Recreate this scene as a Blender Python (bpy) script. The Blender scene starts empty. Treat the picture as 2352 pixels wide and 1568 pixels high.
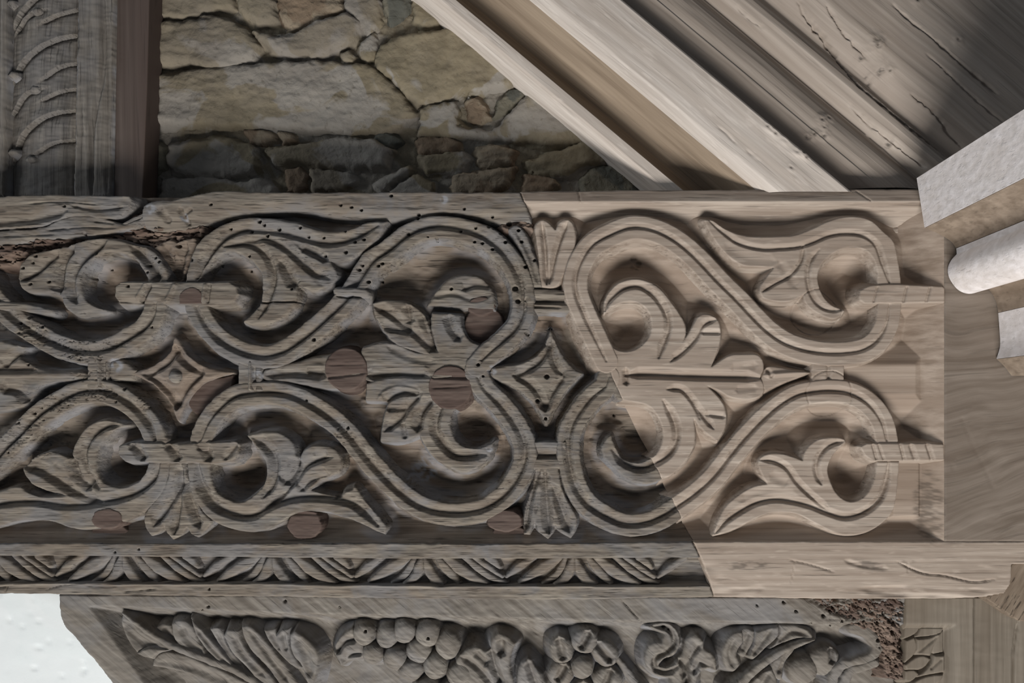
import bpy, math, random
import numpy as np

# ------------------------------------------------------------------ camera, light, exposure
S = 0.0005                 # metres per photograph pixel on the face of the carved beam
D = 1850.0                 # camera distance from that face, in the same pixels
CX, CY = 1256.0, 955.0     # where the camera's axis meets the face
Z0 = 2.4                   # height of the picture centre above the floor
scene = bpy.context.scene
col = scene.collection

cam = bpy.data.objects.new('camera', bpy.data.cameras.new('camera'))
col.objects.link(cam)
cam.location = ((CX - 1176) * S, -D * S, Z0 + (784 - CY) * S)
cam.rotation_euler = (math.radians(90), 0, 0)
cam.data.sensor_width = 36
cam.data.lens = 36 * D / 2352
cam.data.shift_x = (1176 - CX) / 2352
cam.data.shift_y = (CY - 784) / 2352
cam.data.clip_start = 0.02
scene.camera = cam

scene.view_settings.view_transform = 'Standard'
scene.view_settings.look = 'None'
scene.view_settings.gamma = 1
scene.view_settings.use_curve_mapping = False
scene.view_settings.exposure = -0.65

world = bpy.data.worlds.new('world')
scene.world = world
world.use_nodes = True
bg = world.node_tree.nodes['Background']
bg.inputs[0].default_value = (0.80, 0.88, 1.0, 1)
bg.inputs[1].default_value = 0.18


def area(name, loc, target, size, power, color):
    l = bpy.data.lights.new(name, 'AREA')
    l.shape = 'RECTANGLE'
    l.size, l.size_y = size
    l.energy = power
    l.color = color
    o = bpy.data.objects.new(name, l)
    col.objects.link(o)
    o.location = loc
    from mathutils import Vector
    o.rotation_euler = (Vector(target) - Vector(loc)).to_track_quat('-Z', 'Y').to_euler()
    return o


area('window_light', (0.10, -1.60, Z0 - 2.05), (0.15, 0, Z0), (1.4, 0.8), 142, (1.0, 0.97, 0.94))
area('side_window_light', (-5.0, -1.5, Z0 + 1.2), (0.5, -0.2, Z0), (1.4, 1.4), 125, (0.90, 0.95, 1.0))

# ------------------------------------------------------------------ small numpy toolbox
F = np.float32


def _hash(ix, iy, seed):
    n = (ix.astype(np.int64) * 374761393 + iy.astype(np.int64) * 668265263 + seed * 1442695041) & 0xffffffff
    n = ((n ^ (n >> 13)) * 1274126177) & 0xffffffff
    return ((n ^ (n >> 16)) & 0xffff).astype(F) / 65535.0


def vnoise(x, y, seed=0):
    x0 = np.floor(x); y0 = np.floor(y)
    fx = (x - x0).astype(F); fy = (y - y0).astype(F)
    fx = fx * fx * (3 - 2 * fx); fy = fy * fy * (3 - 2 * fy)
    a = _hash(x0, y0, seed); b = _hash(x0 + 1, y0, seed)
    c = _hash(x0, y0 + 1, seed); d = _hash(x0 + 1, y0 + 1, seed)
    return (a + (b - a) * fx) * (1 - fy) + (c + (d - c) * fx) * fy - 0.5


def fbm(x, y, seed=0, oct=3):
    s = 0; a = 1.0
    for i in range(oct):
        s = s + a * vnoise(x * 2 ** i + 17.3 * i, y * 2 ** i - 9.1 * i, seed + i)
        a *= 0.5
    return s


def smooth(t):
    t = np.clip(t, 0, 1)
    return t * t * (3 - 2 * t)


def curve(pts, closed=False, corner=58, seg=7.0):
    """smooth interpolation through points; sharp where the traced line turns sharply"""
    P = np.array([p[:2] for p in pts], float)
    Wd = np.array([p[2] if len(p) > 2 else 0 for p in pts], float)
    n = len(P)
    T_in = np.zeros((n, 2)); T_out = np.zeros((n, 2))

    def unit(v):
        l = np.hypot(*v)
        return v / l if l > 1e-9 else v
    for i in range(n):
        if closed or 0 < i < n - 1:
            a = unit(P[i] - P[i - 1]); b = unit(P[(i + 1) % n] - P[i])
            ang = math.degrees(math.acos(max(-1, min(1, float(a @ b)))))
            if ang > corner:
                T_in[i] = a; T_out[i] = b
            else:
                T_in[i] = T_out[i] = unit(a + b)
        elif i == 0:
            T_in[i] = T_out[i] = unit(P[1] - P[0])
        else:
            T_in[i] = T_out[i] = unit(P[-1] - P[-2])
    out = []
    m = n if closed else n - 1
    for i in range(m):
        j = (i + 1) % n
        L = np.hypot(*(P[j] - P[i]))
        k = max(2, int(L / seg))
        t = np.arange(k) / k
        h00 = 2 * t ** 3 - 3 * t ** 2 + 1; h10 = t ** 3 - 2 * t ** 2 + t
        h01 = -2 * t ** 3 + 3 * t ** 2; h11 = t ** 3 - t ** 2
        q = h00[:, None] * P[i] + h10[:, None] * T_out[i] * L + h01[:, None] * P[j] + h11[:, None] * T_in[j] * L
        w = Wd[i] + (Wd[j] - Wd[i]) * t
        out.append(np.column_stack([q, w]))
    if not closed:
        out.append(np.array([[P[-1][0], P[-1][1], Wd[-1]]]))
    return np.vstack(out)


def sd_poly(x, y, V):
    d2 = np.full(x.shape, 1e12, F)
    ins = np.zeros(x.shape, bool)
    n = len(V)
    for i in range(n):
        ax, ay = V[i][:2]; bx, by = V[(i + 1) % n][:2]
        ex, ey = bx - ax, by - ay
        ll = ex * ex + ey * ey
        if ll < 1e-9:
            continue
        wx = x - F(ax); wy = y - F(ay)
        t = np.clip((wx * F(ex) + wy * F(ey)) / F(ll), 0, 1)
        dx = wx - t * F(ex); dy = wy - t * F(ey)
        np.minimum(d2, dx * dx + dy * dy, out=d2)
        if ay != by:
            c = (y < F(ay)) != (y < F(by))
            ins ^= c & (x < F(ax) + wy * F(ex / ey))
    d = np.sqrt(d2)
    return np.where(ins, d, -d)


def line_info(x, y, V, lean=False):
    """distance to a polyline, arc parameter 0..1 at the nearest point, width there, side sign"""
    d2 = np.full(x.shape, 1e12, F)
    tt = np.zeros(x.shape, F); ww = np.zeros(x.shape, F); sg = np.zeros(x.shape, F); up = np.zeros(x.shape, F)
    L = np.hypot(*(np.diff(V[:, :2], axis=0).T))
    cum = np.concatenate([[0], np.cumsum(L)]); tot = max(cum[-1], 1e-6)
    for i in range(len(V) - 1):
        ax, ay, aw = V[i]; bx, by, bw = V[i + 1]
        ex, ey = bx - ax, by - ay
        ll = ex * ex + ey * ey
        if ll < 1e-9:
            continue
        wx = x - F(ax); wy = y - F(ay)
        t = np.clip((wx * F(ex) + wy * F(ey)) / F(ll), 0, 1)
        dx = wx - t * F(ex); dy = wy - t * F(ey)
        q = dx * dx + dy * dy
        m = q < d2
        d2 = np.where(m, q, d2)
        tt = np.where(m, F(cum[i] / tot) + t * F(L[i] / tot), tt)
        ww = np.where(m, F(aw) + t * F(bw - aw), ww)
        sg = np.where(m, np.sign(F(ex) * wy - F(ey) * wx), sg)
        if lean:
            up = np.where(m, (-0.33 * dx - 0.94 * dy) / np.sqrt(np.maximum(q, 1e-4)), up)
    return (np.sqrt(d2), tt, ww, sg, up) if lean else (np.sqrt(d2), tt, ww, sg)


# ------------------------------------------------------------------ materials
def wood(name, cols, angle=0.0, along=7, across=260, patch=None, checks=0.5, bump=0.5, rough=0.75,
         band=0.5, fleck=0.0, warp=0.0, holes=None):
    m = bpy.data.materials.new(name)
    m.use_nodes = True
    nt = m.node_tree; N = nt.nodes; Lk = nt.links
    bs = N['Principled BSDF']
    bs.inputs['Roughness'].default_value = rough
    bs.inputs['Specular IOR Level'].default_value = 0.25

    def nd(t, **kw):
        n = N.new(t)
        for k, v in kw.items():
            setattr(n, k, v)
        return n
    pos = nd('ShaderNodeNewGeometry')
    rot = nd('ShaderNodeMapping'); rot.inputs['Rotation'].default_value = (0, math.radians(angle), 0)
    Lk.new(pos.outputs['Position'], rot.inputs['Vector'])
    vec = rot.outputs['Vector']
    if warp:
        wn = nd('ShaderNodeTexNoise'); wn.inputs['Scale'].default_value = 5.0; wn.inputs['Detail'].default_value = 2
        Lk.new(vec, wn.inputs['Vector'])
        sub = nd('ShaderNodeVectorMath', operation='SUBTRACT'); sub.inputs[1].default_value = (0.5, 0.5, 0.5)
        Lk.new(wn.outputs['Color'], sub.inputs[0])
        sc = nd('ShaderNodeVectorMath', operation='SCALE'); sc.inputs['Scale'].default_value = warp
        Lk.new(sub.outputs[0], sc.inputs[0])
        ad = nd('ShaderNodeVectorMath', operation='ADD')
        Lk.new(vec, ad.inputs[0]); Lk.new(sc.outputs[0], ad.inputs[1])
        vec = ad.outputs[0]

    def noise(scale, detail=4, dist=0.0, rgh=0.55):
        mp = nd('ShaderNodeMapping'); mp.inputs['Scale'].default_value = scale
        Lk.new(vec, mp.inputs['Vector'])
        n = nd('ShaderNodeTexNoise')
        n.inputs['Scale'].default_value = 1; n.inputs['Detail'].default_value = detail
        n.inputs['Distortion'].default_value = dist; n.inputs['Roughness'].default_value = rgh
        Lk.new(mp.outputs['Vector'], n.inputs['Vector'])
        return n.outputs['Fac']

    def ramp(fac, a, b, ca=(0, 0, 0, 1), cb=(1, 1, 1, 1)):
        r = nd('ShaderNodeValToRGB')
        r.color_ramp.elements[0].position = a; r.color_ramp.elements[0].color = ca
        r.color_ramp.elements[1].position = b; r.color_ramp.elements[1].color = cb
        Lk.new(fac, r.inputs['Fac'])
        return r.outputs['Color']

    def mix(fac, a, b, mode='MIX', k=None):
        n = nd('ShaderNodeMix', data_type='RGBA', blend_type=mode)
        if isinstance(fac, (int, float)):
            n.inputs[0].default_value = fac
        else:
            if k is not None:
                mu = nd('ShaderNodeMath', operation='MULTIPLY'); mu.inputs[1].default_value = k
                Lk.new(fac, mu.inputs[0]); fac = mu.outputs[0]
            Lk.new(fac, n.inputs[0])
        for s, v in ((6, a), (7, b)):
            if isinstance(v, tuple):
                n.inputs[s].default_value = v if len(v) == 4 else (*v, 1)
            else:
                Lk.new(v, n.inputs[s])
        return n.outputs[2]
    g1 = noise((along, across * 0.5, across), 5)
    g2 = noise((along * 0.28, across * 0.1, across * 0.17), 3, 0.6)
    c = mix(ramp(g1, 0.34, 0.68), cols[0], cols[1])
    c = mix(ramp(g2, 0.38, 0.66), c, cols[2], k=band)
    if patch:
        pc, amt, psc = patch
        p = noise((psc, psc, psc * 1.6), 5, 0.5, 0.6)
        c = mix(ramp(p, 0.46, 0.62), c, pc, k=amt)
    if fleck:
        fl = noise((38, 200, 210), 2)
        c = mix(ramp(fl, 0.58, 0.70), c, tuple(min(1, v * 1.35) for v in cols[1]), k=fleck)
    hsum = g1
    if checks:
        ck = noise((along * 2.6, across * 0.6, across * 2.3), 2, 0.15)
        cr = ramp(ck, 0.60, 0.72)
        c = mix(cr, c, tuple(v * 0.30 for v in cols[0]), k=checks)
        sb = nd('ShaderNodeMath', operation='SUBTRACT')
        mu = nd('ShaderNodeMath', operation='MULTIPLY'); mu.inputs[1].default_value = 0.9 * checks
        Lk.new(cr, mu.inputs[0])
        Lk.new(g1, sb.inputs[0]); Lk.new(mu.outputs[0], sb.inputs[1])
        hsum = sb.outputs[0]
    at = nd('ShaderNodeAttribute'); at.attribute_name = 'patina'
    if patch:
        c = mix(at.outputs['Fac'], c, (0.235, 0.235, 0.245))
    kn = nd('ShaderNodeAttribute'); kn.attribute_name = 'knot'
    c = mix(kn.outputs['Fac'], c, tuple(v * 0.28 for v in cols[0]))
    Lk.new(c, bs.inputs['Base Color'])
    b = nd('ShaderNodeBump'); b.inputs['Strength'].default_value = bump; b.inputs['Distance'].default_value = 0.0012
    Lk.new(hsum, b.inputs['Height']); Lk.new(b.outputs['Normal'], bs.inputs['Normal'])
    return m


OLD = wood('weathered_oak', [(0.094, 0.079, 0.065), (0.247, 0.218, 0.179), (0.135, 0.101, 0.074)], along=12, across=300,
           patch=((0.155, 0.153, 0.155), 0.7, 13), band=0.45, checks=0.75, bump=0.75, rough=0.85)
OLDG = wood('dark_oak_ground', [(0.115, 0.089, 0.068), (0.25, 0.207, 0.167), (0.155, 0.108, 0.077)], along=7, across=170,
            patch=((0.15, 0.13, 0.105), 0.5, 12), checks=0.7, bump=0.7, rough=0.85)
ROT = wood('decayed_oak', [(0.085, 0.058, 0.045), (0.22, 0.168, 0.132), (0.13, 0.085, 0.064)], along=16, across=120,
           patch=((0.075, 0.052, 0.044), 0.6, 26), checks=0.6, bump=0.9, rough=0.95)
NEW = wood('fresh_oak', [(0.218, 0.172, 0.135), (0.415, 0.353, 0.295), (0.263, 0.207, 0.163)], along=6, across=190,
           checks=0.5, bump=0.4, rough=0.6, fleck=0.25, band=0.7)
NEWG = wood('fresh_oak_ground', [(0.21, 0.16, 0.121), (0.384, 0.314, 0.254), (0.24, 0.182, 0.138)], along=4, across=120,
            checks=0.25, bump=0.35, rough=0.65, band=0.8)
SWIRL = wood('fresh_oak_end_block', [(0.131, 0.103, 0.08), (0.23, 0.192, 0.158), (0.145, 0.113, 0.088)], angle=12, along=3, across=110,
             checks=0.3, bump=0.3, rough=0.65, warp=0.11, band=0.45)
PLUG = wood('reddish_plug_oak', [(0.058, 0.038, 0.031), (0.126, 0.094, 0.078), (0.082, 0.054, 0.044)], along=8, across=220,
            checks=0.5, bump=0.5, rough=0.8)
LINT = wood('grey_oak_lintel', [(0.106, 0.093, 0.079), (0.218, 0.199, 0.172), (0.126, 0.106, 0.086)], angle=-40, along=9, across=210,
            patch=((0.19, 0.19, 0.195), 0.5, 10), checks=0.4, bump=0.4, rough=0.8)
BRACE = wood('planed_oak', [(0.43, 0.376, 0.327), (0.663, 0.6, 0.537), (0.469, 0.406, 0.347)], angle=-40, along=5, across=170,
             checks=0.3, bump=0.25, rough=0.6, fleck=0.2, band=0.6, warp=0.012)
HOLLOW = wood('brown_hollow_oak', [(0.196, 0.147, 0.103), (0.333, 0.262, 0.19), (0.218, 0.163, 0.115)], angle=-40, along=5, across=150, checks=0.3, bump=0.3, rough=0.65, band=0.6)  # darker brown than the rest of the brace
RAFT = wood('brown_planed_oak', [(0.252, 0.211, 0.174), (0.404, 0.349, 0.298), (0.282, 0.231, 0.19)], angle=-40, along=4, across=150,
            checks=0.3, bump=0.3, rough=0.6, band=0.6, warp=0.015)
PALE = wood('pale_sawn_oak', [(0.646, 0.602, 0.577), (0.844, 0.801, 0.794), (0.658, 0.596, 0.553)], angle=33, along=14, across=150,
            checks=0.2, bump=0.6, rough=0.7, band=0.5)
SHADED = wood('shaded_brown_oak', [(0.18, 0.138, 0.102), (0.324, 0.258, 0.198), (0.204, 0.156, 0.114)], angle=33, along=8, across=120, checks=0.3, bump=0.3, rough=0.65, band=0.7)  # brown stands in for shade on the ceiling beam mouldings that face down
POST = wood('dark_old_post_oak', [(0.108, 0.097, 0.086), (0.211, 0.194, 0.171), (0.126, 0.104, 0.081)], angle=90, along=8, across=240,
            patch=((0.14, 0.135, 0.135), 0.5, 12), checks=0.6, bump=0.6, rough=0.85)
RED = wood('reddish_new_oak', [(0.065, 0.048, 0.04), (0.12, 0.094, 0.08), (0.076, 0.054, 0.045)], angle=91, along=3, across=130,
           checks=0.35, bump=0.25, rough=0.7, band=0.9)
JAMB = wood('new_vertical_oak', [(0.126, 0.105, 0.081), (0.199, 0.171, 0.136), (0.133, 0.108, 0.081)], angle=90, along=5, across=170,
            checks=0.15, bump=0.2, rough=0.65, band=0.7)
ENDG = wood('end_grain_oak', [(0.13, 0.098, 0.07), (0.25, 0.20, 0.15), (0.15, 0.11, 0.08)], angle=60, along=20, across=160,
            checks=0.8, bump=0.8, rough=0.85)


def stone_mat(name, base, wash, amt, bump=0.7, tint=None, wscale=11, dark=0.8, specks=0.5):
    m = bpy.data.materials.new(name); m.use_nodes = True
    nt = m.node_tree; N = nt.nodes; Lk = nt.links; bs = N['Principled BSDF']
    bs.inputs['Roughness'].default_value = 0.95; bs.inputs['Specular IOR Level'].default_value = 0.1
    pos = N.new('ShaderNodeNewGeometry')

    def noise(s, d=5, dist=0.3):
        n = N.new('ShaderNodeTexNoise'); n.inputs['Scale'].default_value = s; n.inputs['Detail'].default_value = d
        n.inputs['Distortion'].default_value = dist
        Lk.new(pos.outputs['Position'], n.inputs['Vector']); return n.outputs['Fac']

    def ramp(f, a, b):
        r = N.new('ShaderNodeValToRGB'); r.color_ramp.elements[0].position = a; r.color_ramp.elements[1].position = b
        Lk.new(f, r.inputs[0]); return r.outputs[0]

    def mix(f, a, b, k=1.0):
        n = N.new('ShaderNodeMix'); n.data_type = 'RGBA'
        mu = N.new('ShaderNodeMath'); mu.operation = 'MULTIPLY'; mu.inputs[1].default_value = k
        Lk.new(f, mu.inputs[0]); Lk.new(mu.outputs[0], n.inputs[0])
        for s, v in ((6, a), (7, b)):
            if isinstance(v, tuple): n.inputs[s].default_value = (*v, 1)
            else: Lk.new(v, n.inputs[s])
        return n.outputs[2]
    c = mix(ramp(noise(45), 0.35, 0.65), base, tuple(v * dark for v in base))
    c = mix(ramp(noise(wscale, 6, 0.8), 0.505, 0.54), c, wash, amt)
    if tint: c = mix(ramp(noise(7), 0.45, 0.65), c, tint, 0.6)
    c = mix(ramp(noise(160, 4), 0.60, 0.75), c, tuple(v * 0.4 for v in base), specks)
    Lk.new(c, bs.inputs['Base Color'])
    b = N.new('ShaderNodeBump'); b.inputs['Strength'].default_value = bump; b.inputs['Distance'].default_value = 0.004
    Lk.new(noise(110, 6), b.inputs['Height']); Lk.new(b.outputs[0], bs.inputs['Normal'])
    return m


MORTAR = stone_mat('lime_mortar', (0.20, 0.172, 0.125), (0.24, 0.222, 0.195), 0.7, 0.8)
STONE = stone_mat('limewashed_stone', (0.215, 0.182, 0.125), (0.262, 0.245, 0.22), 0.85, 0.5, tint=(0.185, 0.163, 0.138))
DSTONE = stone_mat('dark_slate_stone', (0.10, 0.10, 0.085), (0.24, 0.21, 0.15), 0.4, 0.8)
BSTONE = stone_mat('brown_rubble_stone', (0.20, 0.15, 0.105), (0.27, 0.23, 0.17), 0.6, 0.8)
PLASTER = stone_mat('white_limewash', (0.66, 0.70, 0.70), (0.68, 0.71, 0.71), 0.6, 0.05, dark=0.985, specks=0.04)
INLAY = wood('brown_inlay_oak', [(0.12, 0.092, 0.07), (0.25, 0.20, 0.157), (0.165, 0.125, 0.095)], along=9, across=260, patch=((0.15, 0.14, 0.135), 0.4, 14), checks=0.6, bump=0.5, rough=0.8)

# ------------------------------------------------------------------ object helpers
ORIG = {}


def tag(o, label=None, cat=None, group=None, kind=None):
    for k, v in (('label', label), ('category', cat), ('group', group), ('kind', kind)):
        if v: o[k] = v
    return o


def P3(px, py, z, zr=0.0):
    f = (D - zr) / D
    return ((CX + (px - CX) * f - 1176) * S, -(zr + z) * S, Z0 + (784 - (CY + (py - CY) * f)) * S)


def thing(name, label, cat, base, group=None):
    e = bpy.data.objects.new(name, None)
    e.empty_display_size = 0.05
    col.objects.link(e)
    e.location = base
    ORIG[e.name] = base
    return tag(e, label, cat, group)


def link_mesh(name, me, mat, parent, smooth_shade=True):
    o = bpy.data.objects.new(name, me)
    col.objects.link(o)
    me.materials.append(mat)
    if parent is not None:
        o.parent = parent
        ORIG[o.name] = ORIG[parent.name]
    else:
        ORIG[o.name] = (0, 0, 0)
    return o


def build_hf(name, X, Y, Zh, keep, zr, mat, parent, patina=None, knot=None):
    """height field on a pixel grid of the face plane -> one mesh"""
    ny, nx = X.shape
    idx = np.arange(ny * nx).reshape(ny, nx)
    q = np.stack([idx[:-1, :-1], idx[1:, :-1], idx[1:, 1:], idx[:-1, 1:]], -1)[keep]
    if len(q) == 0:
        return None
    used, inv = np.unique(q, return_inverse=True)
    inv = inv.reshape(-1)
    f = (D - zr) / D
    x = (CX + (X.ravel()[used] - CX) * f - 1176) * S
    z = Z0 + (784 - (CY + (Y.ravel()[used] - CY) * f)) * S
    y = -(zr + Zh.ravel()[used]) * S
    o0 = ORIG[parent.name] if parent is not None else (0, 0, 0)
    co = np.column_stack([x - o0[0], y - o0[1], z - o0[2]]).astype(F)
    me = bpy.data.meshes.new(name)
    nq = len(q)
    me.vertices.add(len(co)); me.vertices.foreach_set('co', co.ravel())
    me.loops.add(nq * 4); me.loops.foreach_set('vertex_index', inv.astype(np.int32))
    me.polygons.add(nq)
    me.polygons.foreach_set('loop_start', np.arange(0, nq * 4, 4, dtype=np.int32))
    me.polygons.foreach_set('use_smooth', np.ones(nq, bool))
    if patina is not None:
        a = me.attributes.new('patina', 'FLOAT', 'POINT')
        a.data.foreach_set('value', patina.ravel()[used].astype(F))
    if knot is not None:
        a = me.attributes.new('knot', 'FLOAT', 'POINT')
        a.data.foreach_set('value', knot.ravel()[used].astype(F))
    me.update(); me.validate()
    return link_mesh(name, me, mat, parent)


def solid(name, poly, z0, z1, mat, parent, zr=0.0, bevel=0.0):
    """prism: outline in face pixels (at depth zr), front at z1, back at z0"""
    n = len(poly)
    o0 = ORIG[parent.name] if parent is not None else (0, 0, 0)
    vs = []
    for z in (z1, z0):
        for (px, py) in poly:
            p = P3(px, py, z, zr)
            vs.append(tuple(p[i] - o0[i] for i in range(3)))
    fs = [tuple(range(n - 1, -1, -1)), tuple(range(n, 2 * n))]
    for i in range(n):
        j = (i + 1) % n
        fs.append((i, j, n + j, n + i))
    me = bpy.data.meshes.new(name)
    me.from_pydata(vs, [], fs)
    import bmesh
    bm = bmesh.new(); bm.from_mesh(me)
    bmesh.ops.recalc_face_normals(bm, faces=bm.faces)
    if bevel:
        bmesh.ops.bevel(bm, geom=list(bm.edges), offset=bevel * S, segments=2, affect='EDGES', profile=0.6)
    bm.to_mesh(me); bm.free()
    return link_mesh(name, me, mat, parent)


# joint between the old carving and the new repair: x of the cut for a given y
JY = np.array([420, 440, 493, 512, 560, 600, 640, 662, 690, 735, 790, 832, 868, 930, 970, 1020, 1065, 1120, 1165, 1220, 1243, 1300, 1372, 1400], float)
JX = np.array([1188, 1195, 1216, 1226, 1244, 1257, 1272, 1301, 1309, 1340, 1375, 1398, 1408, 1437, 1460, 1485, 1505, 1531, 1556, 1580, 1592, 1617, 1641, 1650], float)


def xj(y):
    return np.interp(y, JY, JX)


# worm holes in the old oak, in face pixels
def zz(x0, y0, lst, k=3.647):
    return [(x0 + p[0] / k, y0 + p[1] / k, (p[2] if len(p) > 2 else 12) / k) for p in lst]


HOLES = (zz(0, 430, [(295, 575), (270, 628), (183, 672), (245, 808), (397, 787), (710, 738), (755, 755, 8), (823, 650, 9),
                     (1080, 830), (1297, 587), (1325, 618), (1230, 652), (1225, 708), (1600, 605, 14), (2083, 572), (2020, 660), (1790, 630, 8),
                     (1763, 140), (2170, 282, 15), (2205, 307), (1922, 341), (2094, 368), (2230, 397), (2325, 340, 14), (137, 1137), (350, 1167),
                     (240, 1090, 14), (212, 1482, 8), (527, 152), (1465, 475, 18), (790, 552, 14), (1270, 1170, 8), (690, 382, 16)])
         + zz(580, 430, [(1161, 66), (737, 144), (826, 161), (908, 184), (1388, 222), (1383, 257), (1772, 172), (2008, 238), (55, 282, 14), (90, 307),
                         (207, 342), (397, 335), (116, 397), (458, 404), (591, 415), (776, 366, 8), (780, 540, 15), (602, 567), (933, 435), (857, 455),
                         (889, 685, 14), (917, 650), (1055, 655), (1087, 636), (1051, 763), (972, 790, 15), (513, 1275, 14), (1299, 382), (1540, 427),
                         (1470, 413, 6), (1740, 365), (1893, 276), (1868, 332), (1980, 325, 14), (2017, 342, 8), (2076, 381), (2118, 455, 15), (1860, 455),
                         (1925, 466), (2010, 516), (2229, 355), (2253, 449), (2285, 665), (1658, 840, 13), (2145, 290, 22), (2200, 845, 24), (2222, 950, 20),
                         (1890, 1485, 14), (325, 850, 8), (2300, 1220, 18)])
         + zz(1160, 430, [(112, 355), (137, 448), (247, 605), (172, 667), (632, 1142), (380, 1178, 16), (685, 1220, 30), (730, 1290, 16), (790, 1480, 22)])
         + zz(0, 820, [(1037, 267), (965, 373, 8), (212, 62, 8), (330, 425, 8), (150, 550, 9), (270, 470, 14), (66, 797, 8)])
         + zz(580, 820, [(437, 360, 10), (790, 590, 16), (1930, 158, 9)])
         + zz(1160, 820, [(340, 515, 14), (270, 365, 16), (933, 488, 12), (800, 55, 22), (350, 160, 20)])
         + zz(0, 1200, [(1037, 267, 9), (1250, 238, 9), (1880, 600, 8), (1808, 788), (1872, 760)], 3.92)
         + zz(600, 1200, [(938, 978, 12), (1503, 1040, 13), (215, 708, 14), (705, 760, 8)], 3.92)
         + zz(1180, 1200, [(1357, 955, 16), (1400, 978, 8), (2193, 748, 8)], 3.92)
         + zz(1752, 1200, [(190, 720), (303, 800), (640, 775), (720, 890, 14), (935, 790), (1195, 910), (1050, 1070, 15), (1215, 1300), (450, 915), (650, 950),
                           (545, 840, 16), (610, 800, 14), (1050, 910), (1180, 1000, 18)], 3.92))
rng = random.Random(4)
# galleries left by beetles: ellipses (cx, cy, rx, ry) in which the surface is eaten
EATEN = [(60, 1005, 75, 60), (150, 925, 60, 26), (225, 905, 40, 18), (70, 765, 40, 30), (190, 790, 100, 16), (170, 822, 70, 12),
         (330, 925, 20, 20), (200, 862, 50, 14), (1365, 790, 30, 40), (790, 1000, 22, 22), (1980, 1402, 110, 34), (2050, 1480, 34, 90)]


def wear(X, Y, Z, depth=15):
    """beetle holes and galleries, cut into the height field"""
    x0, x1, y0, y1 = X.min(), X.max(), Y.min(), Y.max()
    for (hx, hy, hr) in HOLES:
        if x0 < hx < x1 and y0 < hy < y1:
            m = (np.abs(X - hx) < hr + 3) & (np.abs(Y - hy) < hr + 3)
            if m.any():
                d = np.hypot(X[m] - hx, (Y[m] - hy) * 1.05)
                Z[m] -= depth * smooth((hr + 1.0 - d) / 2.2)
    for (ex, ey, rx, ry) in EATEN:
        if x0 < ex + rx and x1 > ex - rx and y0 < ey + ry and y1 > ey - ry:
            q = ((X - ex) / rx) ** 2 + ((Y - ey) / ry) ** 2
            k = smooth((1.25 - q) / 0.6)
            n = np.abs(fbm(X / 16, Y / 7, 71, 2))
            Z -= k * 4.0 * smooth((0.09 - n) / 0.08)
            n2 = fbm(X / 10, Y / 5, 77, 2)
            Z -= k * 2.5 * smooth((n2 - 0.24) / 0.1)
    return Z


ELEMS = []
RINGS = [(1882, 715, 52), (1906, 903, 52)]     # outlines of the new round plugs
DABS = [(965, 1082, 34), (1020, 458, 10), (945, 1100, 18), (690, 1048, 8), (1125, 1030, 10), (345, 480, 14), (420, 497, 10), (262, 838, 18), (590, 862, 14), (1130, 850, 12)]


def rings(X, Y, Z):
    for rx, ry, rr in RINGS:
        if X.min() < rx + rr and X.max() > rx - rr and Y.min() < ry + rr and Y.max() > ry - rr:
            Z = Z - 3.5 * np.clip(1 - np.abs(np.hypot(X - rx, Y - ry) - rr) / 2.0, 0, 1)
    return Z


STAINS = [(1725, 1296, 46, 11), (1700, 1304, 30, 7), (2000, 1300, 40, 10), (1985, 1292, 20, 6), (2085, 1290, 22, 5), (2138, 1160, 34, 84), (2142, 1215, 28, 34), (1462, 583, 9, 9), (1474, 594, 8, 6), (1476, 601, 8, 3), (1464, 610, 9, 4), (1858, 852, 8, 5)]


def stains(X, Y):
    a = np.zeros_like(X)
    for sx, sy, rx, ry in STAINS:
        if X.min() < sx + rx and X.max() > sx - rx and Y.min() < sy + ry and Y.max() > sy - ry:
            q = np.hypot((X - sx) / rx, (Y - sy) / ry) + 0.5 * fbm(X / 24, Y / 6, 29, 3)
            a = np.maximum(a, 0.62 * smooth((1.1 - q) / 0.5) * np.clip(0.6 + 2.0 * fbm(X / 14, Y / 4, 39, 2), 0.1, 1))
    return a


def dabs(X, Y):
    a = np.zeros_like(X)
    for dx, dy, dr in DABS:
        q = np.hypot(X - dx, Y - dy) / dr
        a = np.maximum(a, smooth((1.15 - q) / 0.5) * np.clip(0.5 + 2.5 * fbm(X / 7, Y / 7, 15, 2), 0, 1))
    return a


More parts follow.
